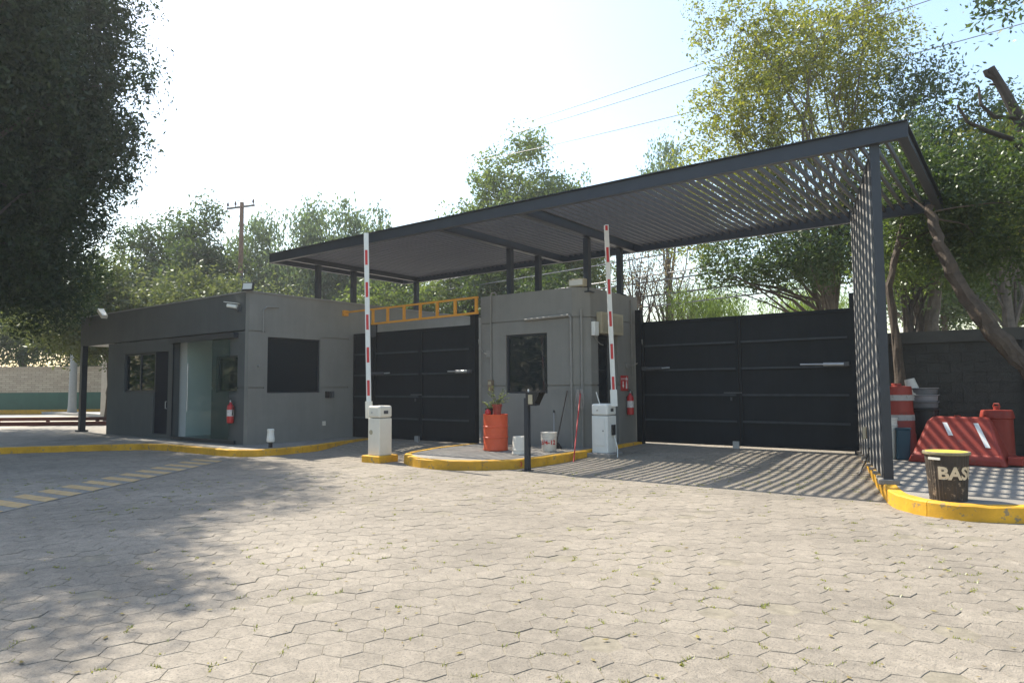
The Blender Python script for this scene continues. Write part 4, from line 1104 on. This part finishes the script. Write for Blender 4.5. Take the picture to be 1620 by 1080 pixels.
FW = Vector((-0.6018, 0.7986, 0)); RTv = Vector((0.7986, 0.6018, 0))
def gpos(lat, dep): p = FW*dep + RTv*lat; return (p.x, p.y)

L_FICUS = leaf_mat("ficus_leaf", (.012,.024,.011), (.030,.050,.020), .25)
L_DARK = leaf_mat("dark_leaf", (.028,.050,.018), (.060,.085,.028), .38)
L_MID = leaf_mat("mid_leaf", (.055,.085,.028), (.105,.130,.045), .45)
L_OLIVE = leaf_mat("olive_leaf", (.058,.076,.030), (.105,.115,.048), .42, (1.6,1.7,1.0))
L_EUC = leaf_mat("eucalyptus_leaf", (.070,.105,.055), (.125,.160,.085), .45, (1.5,1.6,1.0))
L_YEL = leaf_mat("yellow_green_leaf", (.075,.095,.016), (.19,.18,.030), .5)
L_LIME = leaf_mat("feathery_leaf", (.09,.14,.03), (.16,.21,.06), .5)
L_DRY = leaf_mat("dry_leaf", (.13,.105,.06), (.20,.17,.10), .4, (1.3,1.2,.9))

def P3(lat, dep, z): x, y = gpos(lat, dep); return (x, y, z)
def blob(lat, dep, z, rl, rz, rd=None): x, y = gpos(lat, dep); rd = rd or rl; return (x, y, z, rl, rd, rz)

# big dark ficus at the left, its trunk outside the picture
tree("ficus_tree", "huge dark dense tree filling the upper left corner", [(-19.3,2.6,0),(-19.1,2.8,2.2),(-18.5,3.4,4.5),(-17.8,4.2,7)], .45,
     [(-21.4,6.0,9.0,3.1,2.9,4.5), (-21.2,7.4,10.6,2.6,2.4,3.6), (-22.4,8.0,8.4,2.0,1.8,2.6), (-18.6,4.6,10.0,2.4,2.2,2.5), (-23.0,5.6,6.0,2.8,2.6,2.6), (-15.8,3.7,10.2,1.5,1.2,1.2), (-24.5,7.5,7.5,3.0,2.8,3.8), (-13.4,3.5,9.8,1.1,.5,.6), (-20.9,6.0,13.2,3.2,2.8,2.3), (-25.5,8.2,4.9,2.0,2.0,1.6), (-12.2,2.7,9.4,.8,.4,.5), (-13.7,2.3,9.8,1.2,.6,.6), (-13.7,2.3,9.8,1.1,.5,.6), (-13.4,3.5,9.8,1.1,.5,.6), (-15.8,3.7,10.2,1.5,1.2,1.2), (-18.6,4.6,10.0,2.2,2.0,2.3), (-28.2,7.8,7.0,3.0,2.4,2.8), (-31.5,8.3,6.8,2.8,2.4,2.6)],
     4600, 80, .28, .125, L_FICUS, BARKD, 18, 5, 0, .2, limb_r=.05)

# trees behind the guardhouse and along the street
specs = [
 # name, label, lat, dep, top z, crown radius, crown height, leaf, clumps, per, size, seed, gap, droop
 ("olive_tree", "bushy olive-green tree just above the guardhouse's far end", -19.5, 33, 8.0, 3.4, 5.0, L_OLIVE, 330, 60, .20, 21, .0, 0),
 ("olive_tree", "rounded olive-green tree above the middle of the guardhouse roof", -15.2, 33, 7.3, 3.2, 4.4, L_OLIVE, 300, 60, .20, 22, .0, 0),
 ("olive_tree", "low olive-green tree beside the utility pole's foot", -11.8, 34, 6.6, 2.6, 3.6, L_OLIVE, 220, 60, .20, 23, .1, 0),
 ("dark_tree", "dark blue-green pointed tree left of the utility pole", -23.5, 46, 13.2, 3.8, 9.5, L_DARK, 420, 55, .26, 24, .1, 0),
 ("dark_tree", "dark tree showing above the olive bushes nearest the pole", -20.0, 44, 13.3, 2.9, 9.0, L_DARK, 320, 55, .26, 25, .15, 0),
 ("eucalyptus_tree", "pale green tree directly behind the utility pole", -18.2, 50, 14.3, 3.4, 9.5, L_EUC, 360, 46, .26, 26, .22, .5),
 ("eucalyptus_tree", "tall pale green tree right of the utility pole", -14.2, 48, 14.6, 3.4, 10.5, L_EUC, 400, 46, .26, 27, .2, .6),
 ("eucalyptus_tree", "tallest pale green tree left of the canopy's corner", -10.9, 46, 14.6, 2.8, 10.5, L_EUC, 330, 44, .26, 28, .22, .6),
 ("eucalyptus_tree", "thin sparse pale tree rising over the canopy's left corner", -8.4, 43, 12.9, 1.7, 6.5, L_EUC, 110, 36, .24, 29, .3, .5),
 ("dark_tree", "mid green street tree seen under the canopy's left end", -7.2, 40, 8.8, 3.0, 5.5, L_MID, 230, 46, .22, 30, .3, 0),
 ("dark_tree", "mid green street tree seen above the orange truss", -3.6, 39, 8.6, 2.8, 5.6, L_MID, 210, 46, .22, 31, .3, 0),
 ("cypress_like_tree", "pointed green tree rising above the middle of the canopy", 0.9, 42, 17.4, 3.9, 12.0, L_MID, 640, 46, .24, 32, .2, 0),
 ("dark_tree", "lower rounded green tree left of the pointed one", -1.9, 42, 14.2, 2.8, 9.0, L_MID, 340, 46, .24, 33, .25, 0),
 ("dark_tree", "lower green tree right of the pointed one above the canopy", 3.7, 42, 14.6, 2.8, 9.0, L_MID, 340, 46, .24, 34, .25, 0),
 ("dark_tree", "dark street tree seen behind the booth's posts", 1.8, 36, 8.2, 3.0, 5.2, L_DARK, 260, 46, .22, 35, .25, 0),
 ("dark_tree", "dark green street tree seen left of the booth's posts", -1.2, 37, 8.0, 2.4, 5.0, L_DARK, 190, 46, .22, 39, .28, 0),
 ("ragged_tree", "pale ragged tree just left of the large yellow-green tree", 10.0, 43, 17.3, 2.3, 7.0, L_EUC, 170, 38, .24, 36, .32, .5),
 ("dark_tree", "green tree right behind the canopy's highest corner", 25.0, 39, 13.8, 3.6, 9.0, L_DARK, 480, 55, .24, 37, .1, 0),
 ("dark_tree", "green tree at the far right above the block wall", 30.0, 40, 13.2, 3.2, 8.5, L_MID, 420, 55, .24, 38, .1, 0),
]
for (nm, lb, lat, dep, top, rc, hc, lm, nc, per, sz, sd_, gap, droop) in specs:
    x, y = gpos(lat, dep); rr = random.Random(sd_)
    z0 = top-hc
    bl = []
    nb = 7
    for k in range(nb):
        u = k/(nb-1); zz = z0 + hc*(.18 + .72*u)
        wr = rc*1.12*(1.0-.55*u**1.6)
        an = rr.uniform(0, 6.28); off = wr*(.55 if 0 < k < nb-1 else .15)
        bl.append((x+math.cos(an)*off, y+math.sin(an)*off, zz, wr*.74, wr*.74, hc*.17))
        if k < 5: bl.append((x-math.cos(an+.6)*off, y-math.sin(an+.6)*off, zz-.04*hc, wr*.68, wr*.68, hc*.14))
    tree(nm, lb, [(x,y,0),(x+rr.uniform(-.3,.3),y,z0*.7),(x+rr.uniform(-.5,.5),y+rr.uniform(-.5,.5),z0+hc*.75)], .20, bl, int(nc*1.7), per, .42, sz, lm, BARK, 16, sd_, gap*.7, .3, "street trees behind the gates", droop, .05)

# low hedge-like trees beyond the cream wall at the left
for k, (lat, dep, top) in enumerate(((-37.5,52,11.5),(-32.5,53,10.5),(-28.0,52,11.0),(-43,52,11.5))):
    x, y = gpos(lat, dep)
    lb = ("dark tree behind the cream brick wall at the left edge", "dark tree behind the cream brick wall left of the pale lamp post", "dark tree behind the cream brick wall right of the pale lamp post", "dark tree past the left end of the cream brick wall")[k]
    tree("wall_tree", lb, [(x,y,0),(x,y,3),(x+.3,y,7)], .3, [(x,y,top-3,3.2,3.2,3.0),(x+1.6,y,top-5,2.6,2.6,2.4),(x-1.6,y,top-6,2.6,2.6,2.4),(x,y,4.6,3.2,2.8,1.6)], 330, 55, .45, .26, L_DARK, BARKD, 22, 60+k, .12, .3, "trees behind the cream wall")

# large airy tree at the upper right, many bare-looking rising limbs
x, y = gpos(11.2, 23)
tree("yellow_green_tree", "large airy yellow-green tree with many rising limbs over the canopy", [(x,y,0),(x-.1,y+.2,3.0),(x-.5,y+.3,5.6)], .34,
     [blob(8.6,23.5,10.5,2.6,2.6), blob(7.4,23,8.6,2.0,1.9), blob(10.6,24,13.2,3.2,2.6), blob(9.0,23,12.4,2.2,2.6), blob(12.8,24,11.2,2.2,3.0), blob(12.6,24,14.6,2.6,1.8), blob(9.6,23,7.9,2.4,1.4), blob(7.6,23,14.0,1.6,1.9), blob(6.7,23,6.9,1.3,1.2)],
     1250, 44, .30, .14, L_YEL, BARKP, 40, 41, .14, .15, twigs=3, limb_r=.05, fork=.55, gscale=1.4)
x, y = gpos(13.6, 22)
tree("yellow_green_tree", "darker bushy tree behind the canopy's right half", [(x,y,0),(x,y+.2,3.0),(x+.3,y+.3,6)], .30,
     [blob(13.6,22,7.4,2.4,2.0), blob(12.0,22,6.2,1.8,1.4), blob(10.4,21,5.6,1.7,1.0), blob(14.8,22,9.4,2.2,2.2), blob(13.8,22.5,10.8,1.6,2.0), blob(8.6,20.5,5.7,1.2,.8)],
     700, 50, .30, .14, L_DARK, BARKP, 14, 42, .1, .2, twigs=1, limb_r=.025, fork=.85)
x, y = gpos(8.8, 20.5)
tree("round_street_tree", "rounded dark green tree hanging above the right gate", [(x+.6,y+2.6,0),(x+.4,y+2.6,2.5),(x,y+1.5,4.6)], .16,
     [blob(7.6,21,5.25,1.5,.85), blob(9.2,21,5.3,1.4,.75), blob(6.5,21,5.3,.8,.8)], 170, 44, .26, .13, L_DARK, BARK, 16, 43, .05, .2)
# feathery lime trees just above the right gate
for k, (lat, dep, rl) in enumerate(((8.3,29,1.9),(12.6,29,2.1))):
    x, y = gpos(lat, dep)
    tree("pepper_tree", ("feathery lime-green weeping tree above the middle of the right gate", "feathery lime-green weeping tree above the right gate near the screen")[k],
         [(x,y,0),(x,y,2.5),(x+.3,y,4.6)], .16, [blob(lat,dep,5.2,rl,.9), blob(lat+.8,dep,4.8,rl*.7,.8)], 190, 60, .22, .16, L_LIME, BARK, 14, 45+k, .1, .2, "pepper trees", .9, .04, aspect=.16)
# leafless / dry trees right of the booth
for k, (lat, dep, top, seed) in enumerate(((5.6,30,8.6,51),(7.0,30,8.2,52),(8.4,31,7.8,53))):
    x, y = gpos(lat, dep)
    lb = ("brownish half-bare tree just right of the booth's posts", "forked bare tree above the left leaf of the right gate", "thin dry tree behind the round dark tree")[k]
    tree("bare_tree", lb, [(x,y,0),(x+.1,y,2.6),(x-.2,y+.1,5.0)], .15, [(x,y,top-2.0,1.9,1.9,2.0),(x+.6,y,top-3.6,1.5,1.5,1.4)], 75, 16, .35, .12, L_DRY, BARK, 36, seed, .2, .15, "half-bare trees", 0, .05, 3)

# leaning tree at the right: trunk in front of the block wall
tree("leaning_tree", "tree with thick trunk leaning left across the block wall", [(1.0,14.6,ZI-.05),(.30,14.55,1.45),(-.30,14.5,2.25),(-.85,14.5,3.25),(-1.15,14.55,4.1),(-1.3,14.9,4.9)], .20,
     [(-1.2,15.6,6.0,1.3,1.0,1.1), (.2,15.4,5.6,1.4,.9,1.2), (1.4,15.0,4.6,1.2,.9,1.0), (-1.2,16.6,5.9,1.5,1.3,1.2), (.6,16.4,5.3,1.9,1.3,1.6), (1.6,15.8,4.2,1.4,1.2,1.3), (-1.6,17.4,5.0,1.2,1.2,1.2), (2.0,16,5.0,1.5,1.2,1.3), (-.6,16.9,4.0,.9,.7,.7)],
     1150, 50, .24, .10, L_DARK, BARK, 4, 71, .05, .2, limb_r=.03, fork=.9)
x, y = -2.05, 16.75
tree("wall_side_tree", "slim tree rising between the screen and the block wall", [(x+.05,y-.9,ZI),(x,y-.85,2.0),(x-.15,y-.6,3.6),(x+.1,y,5.2)], .12,
     [(x+.4,y+.6,5.4,1.2,1.1,1.1), (x-.2,y+.8,4.2,.9,.9,.7), (x+1.2,y+.8,4.7,1.0,.9,.8)], 200, 44, .24, .10, L_MID, BARK, 10, 72, .05, .2, limb_r=.025, fork=.8)
for k, (lat, dep, r_) in enumerate(((13.1,22.5,.26),(15.0,25,.22))):
    x, y = gpos(lat, dep)
    tree("street_tree", ("dark upright trunk showing behind the block wall near the screen", "dark upright trunk showing behind the block wall beside the leaning trunk")[k], [(x,y,0),(x+.1,y,3),(x-.1,y,6)], r_, [(x,y,7.2,2.2,2.0,1.8),(x+.8,y,5.6,1.6,1.5,1.2)], 230, 46, .3, .15, L_DARK, BARKD, 20, 75+k, .1, .2, "trunks behind the wall")
# sunny yellow tree at the right edge
tree("yellow_tree", "bright yellow-green tree at the right edge behind the wall", [(-.2,24.8,0),(-.3,24.7,3.5),(-.5,24.6,6.5)], .22,
     [(-.6,24.6,8.0,1.8,1.6,1.5), (-1.9,24.2,6.6,1.4,1.3,1.2), (.8,25.2,8.2,1.7,1.5,1.5), (.2,24.6,6.4,1.6,1.4,1.2)], 480, 50, .28, .12, L_YEL, BARKP, 26, 78, .05, .2, twigs=1)

# pruned dead limbs at the upper right
dt = thing("pruned_tree", "pruned tree with bare cut limbs at the right edge", "tree", (.9, 17.0, 0))
mb = MB(); mb.tube([(.9,17.0,0),(.8,17.0,3.0),(.5,16.7,5.2),(.2,16.4,6.5),(-.05,16.22,7.2),(-.27,16.07,7.74)], [.22,.18,.13,.11,.09,.075], 10)
mb.tube([(.35,16.55,5.9),(.0,16.28,6.3),(-.38,15.98,6.47),(-.67,15.77,6.65),(-.82,15.66,7.0)], [.07,.055,.045,.035,.02], 7)
mb.tube([(.28,16.48,6.2),(.12,16.3,6.7),(-.25,16.08,6.75),(-.45,15.93,7.0),(-.47,15.92,7.35)], [.06,.05,.04,.032,.02], 7)
mb.tube([(-.18,16.13,7.5),(-.33,16.05,7.6),(-.36,16.03,7.7)], [.05,.045,.04], 7); mb.tube([(-.12,16.17,7.4),(-.3,16.08,7.41)], [.03,.022], 6)
part("trunk", mb, BARKD, dt)
# branch with leaves reaching in from above the right corner
tree("overhanging_tree", "leafy twigs hanging into the top right corner", [(4.5,12.2,0),(4.0,12.2,4.0),(2.4,12.4,7.0)], .2,
     [(-.2,12.3,7.15,.6,.45,.22), (.45,12.45,7.4,.7,.5,.35), (1.8,12.6,7.8,1.3,1.0,.8)], 110, 22, .17, .10, L_DARK, BARK, 18, 80, .1, .1)

# ------------------------------------------------------------------ utility pole, lamp post, cables
up_ = thing("utility_pole", "tall wooden utility pole with a crossarm behind the guardhouse", "pole", P3(-17.9, 44.5, 0))
px_, py_ = gpos(-17.9, 44.5)
w = MB(); w.tube([(px_,py_,0),(px_,py_,13.9)], [.19,.13], 12); part("pole", w, WOODP, up_, smooth=True)
ca = Vector((px_,py_,13.6)); cd = (RTv*.9 + FW*-.35).normalized()
w = MB(); w.beam(ca-cd*1.25, ca+cd*1.05, .10, .12); arm = part("crossarm", w, mat("crossarm_wood",(.20,.16,.13),.9,.2), up_)
INS = []
for u in (-1.2, -.55, .95):
    b = ca + cd*u + Vector((0,0,.06)); INS.append(b+Vector((0,0,.36)))
    w = MB(); w.lathe(tuple(b), [(.03,0),(.03,.1),(.09,.12),(.07,.18),(.09,.2),(.06,.28),(.07,.3),(.03,.36)], 10); part("insulator", w, mat("insulator_brown",(.14,.09,.08),.4,.1), arm)
w = MB(); w.tube([(px_+.3,py_-.2,8.2),(px_+.3,py_-.2,8.9)], .2, 10); part("transformer", w, DGREY, up_)
def cable(label, a, b, sag, r):
    a = Vector(a); b = Vector(b); pts_ = []
    for k in range(33):
        u = k/32; p = a.lerp(b, u); p.z -= 4*sag*u*(1-u); pts_.append(p)
    w = MB(); w.tube(pts_, r, 5, False); o = link_mesh("overhead_cable", w.v, w.f, CABLE)
    tag(o, label, "cable", "overhead cables")
ends = [(5.5,24.0,14.5),(6.3,24.4,14.1),(7.2,25.2,12.6)]
for k in range(3): cable(("upper power line crossing the sky to the pole's crossarm", "second power line crossing the sky close below the first", "lowest power line crossing the sky above the canopy")[k], INS[k], ends[k], .9, .016)
ordn = ("highest", "second", "third", "fourth", "fifth", "lowest")
for k, (z, yv, r) in enumerate(((7.9,26.0,.02),(7.4,26.0,.03),(6.7,26.2,.028),(6.2,26.0,.035),(5.7,26.2,.04),(5.3,26.0,.03))):
    cable("%s of the street cables strung behind the booth and canopy posts" % ordn[k], (-60,yv+6,z+.2), (14,yv-1.5,z+.5), .55+.1*(k % 3), r)

lp = thing("lamp_post", "pale grey lamp post in front of the cream wall", "lamp post", P3(-28.4, 44.0, 0))
x, y = gpos(-28.4, 44.0)
w = MB(); w.tube([(x,y,0),(x,y,.5),(x,y,8.6)], [.30,.24,.15], 12); part("post", w, mat("pale_pole",(.24,.26,.26),.6,.08), lp, smooth=True)
w = MB(); w.tube([(x,y,8.5),(x+.8,y-.6,9.0)], .05, 7); part("arm", w, GALV, lp)
w = MB(); w.beam((x+.8,y-.6,9.0),(x+1.3,y-1.0,9.08), .25, .12); part("lamp_head", w, GALV, lp)

# ------------------------------------------------------------------ cream brick wall, its kerb, low brown rails
a = Vector(P3(-56,46.0,0)); b = Vector(P3(-22,46.0,0)); ln = (b-a).length; ang = math.atan2(b.y-a.y, b.x-a.x)
bwl = bpy.data.objects.new("brick_wall", None); COL.objects.link(bwl); bwl.location = a; bwl.rotation_euler = (0,0,ang)
tag(bwl, "long cream painted brick wall with a green lower band", "wall")
def lpart(name, mb, m_, parent):
    me = bpy.data.meshes.new(name); me.from_pydata(mb.v, [], mb.f); me.materials.append(m_); me.update()
    o = bpy.data.objects.new(name, me); COL.objects.link(o); o.parent = parent; return o
w = MB(); w.box(0, ln, 0, .3, 1.38, 3.05); lpart("upper_wall", w, BRICK, bwl)
w = MB(); w.box(-.01, ln+.01, -.012, .31, .2, 1.38); lpart("green_band", w, GREENP, bwl)
w = MB(); w.box(-.03, ln+.03, -.05, .35, 3.05, 3.13); lpart("coping", w, mat("wall_coping",(.30,.26,.2),.9,.2), bwl)
pv = bpy.data.objects.new("wall_pavement", None); COL.objects.link(pv); pv.location = a; pv.rotation_euler = (0,0,ang); pv["kind"] = "structure"
w = MB(); w.box(-5, ln+5, -.35, -.013, -.05, .24); lpart("kerb", w, YEL, pv)
w = MB(); w.box(-5, ln+5, -.012, 3, -.05, .2); lpart("slab", w, CONC, pv)
cc_ = thing("pale_column", "pale rendered column standing beside the porch", "column", P3(-22.0, 38, 0))
x, y = gpos(-22.0, 38); w = MB(); w.box(x-1.2,x+.6,y-.4,y+.4,0,3.4); part("shaft", w, mat("pale_render",(.34,.31,.26),.9,.1), cc_); w = MB(); w.box(x-1.3,x+.7,y-.5,y+.5,3.4,3.52); part("cap", w, INWHITE, cc_)
for k, (dep, l0, l1) in enumerate(((27.0,-32,-15.0),(31.5,-34,-18.0))):
    x0_, y0_ = gpos(l0, dep); x1_, y1_ = gpos(l1, dep)
    t = thing("low_rail", ("nearer of the two low brown rails beyond the porch", "farther of the two low brown rails beyond the porch")[k], "rail", (x0_,y0_,0), "low brown rails")
    w = MB(); w.beam((x0_,y0_,.22),(x1_,y1_,.22), .14, .16); part("beam", w, BROWNP, t)
    for q in range(7):
        u = (q+.5)/7; xx, yy = x0_+(x1_-x0_)*u, y0_+(y1_-y0_)*u; w = MB(); w.box(xx-.06,xx+.06,yy-.06,yy+.06,-.06,.15); part("stub", w, BROWNP, t)

# ------------------------------------------------------------------ dark wood left of the picture, mirrored in the windows
rng = np.random.default_rng(91)
bl = []
for k in range(30):
    u = k/29; x = -14 - 66*u + rng.normal()*1.0; y = -24 + 20*u + rng.normal()*1.5
    bl += [(x,y,3.0,3.4,3.0,3.2),(x+1,y+.5,7.0,3.2,3.0,3.0),(x,y,10.5,2.6,2.4,2.2)]
for (x, y) in ((-25,-3.5),(-29,-.5),(-34,2.0),(-39,4.0),(-44,6.0),(-22,-8)): bl += [(x,y,3.0,3.2,3.0,3.4),(x,y,7.5,3.2,3.0,3.2)]  # nearer unseen trees added to keep sky light off the guardhouse front
P = crown_points(bl, 3000, rng, .3); V_, F_ = leaves(P, 18, .8, .5, rng)
o = bpy.data.objects.new("distant_wood", fast_mesh("distant_wood", V_, F_, L_DARK)); COL.objects.link(o)
tag(o, "dark belt of unseen trees mirrored in the booth window and shading the guardhouse", "wood", kind="stuff")

# ------------------------------------------------------------------ thin sunny haze
hz = MB(); hz.box(-140, 60, -45, 120, -1.2, 22.0)
ho = link_mesh("haze", hz.v, hz.f, CABLE); ho["kind"] = "stuff"
hm = bpy.data.materials.new("haze_air"); hm.use_nodes = True
nt = hm.node_tree; nt.nodes.remove(nt.nodes["Principled BSDF"])
pvn = nt.nodes.new("ShaderNodeVolumePrincipled"); pvn.inputs["Color"].default_value = (.93,.95,.97,1); pvn.inputs["Density"].default_value = 0.0008; pvn.inputs["Anisotropy"].default_value = 0.35
nt.links.new(pvn.outputs[0], nt.nodes["Material Output"].inputs["Volume"])
ho.data.materials.clear(); ho.data.materials.append(hm)

# fallen leaves on the paving
fr = random.Random(12); vs = []; fs = []
for k in range(420):
    d_ = fr.uniform(2.4, 13); l_ = fr.uniform(-.72, .72)*d_; x = FW.x*d_ + RTv.x*l_; y = FW.y*d_ + RTv.y*l_
    if inpoly(x, y, SIDEWALK) or inpoly(x, y, ISLAND) or inpoly(x, y, RISLAND): continue
    a = fr.uniform(0, 6.28); L_ = fr.uniform(.012, .03); W_ = L_*fr.uniform(.35, .6); z = hgt(x, y) + .009
    c, s_ = math.cos(a), math.sin(a); b = len(vs)
    vs += [(x+c*L_, y+s_*L_, z+.004), (x-s_*W_, y+c*W_, z), (x-c*L_, y-s_*L_, z+.003), (x+s_*W_, y-c*W_, z+.002)]; fs.append((b, b+1, b+2, b+3))
me = bpy.data.meshes.new("fallen_leaves"); me.from_pydata(vs, [], fs); me.update(); me.materials.append(leaf_mat("fallen_leaf", (.20,.15,.06), (.30,.26,.09), .3, (1.2,1.1,.8)))
o = bpy.data.objects.new("leaf_litter", me); COL.objects.link(o)
tag(o, "small dry leaves scattered over the paving", "leaves", kind="stuff")
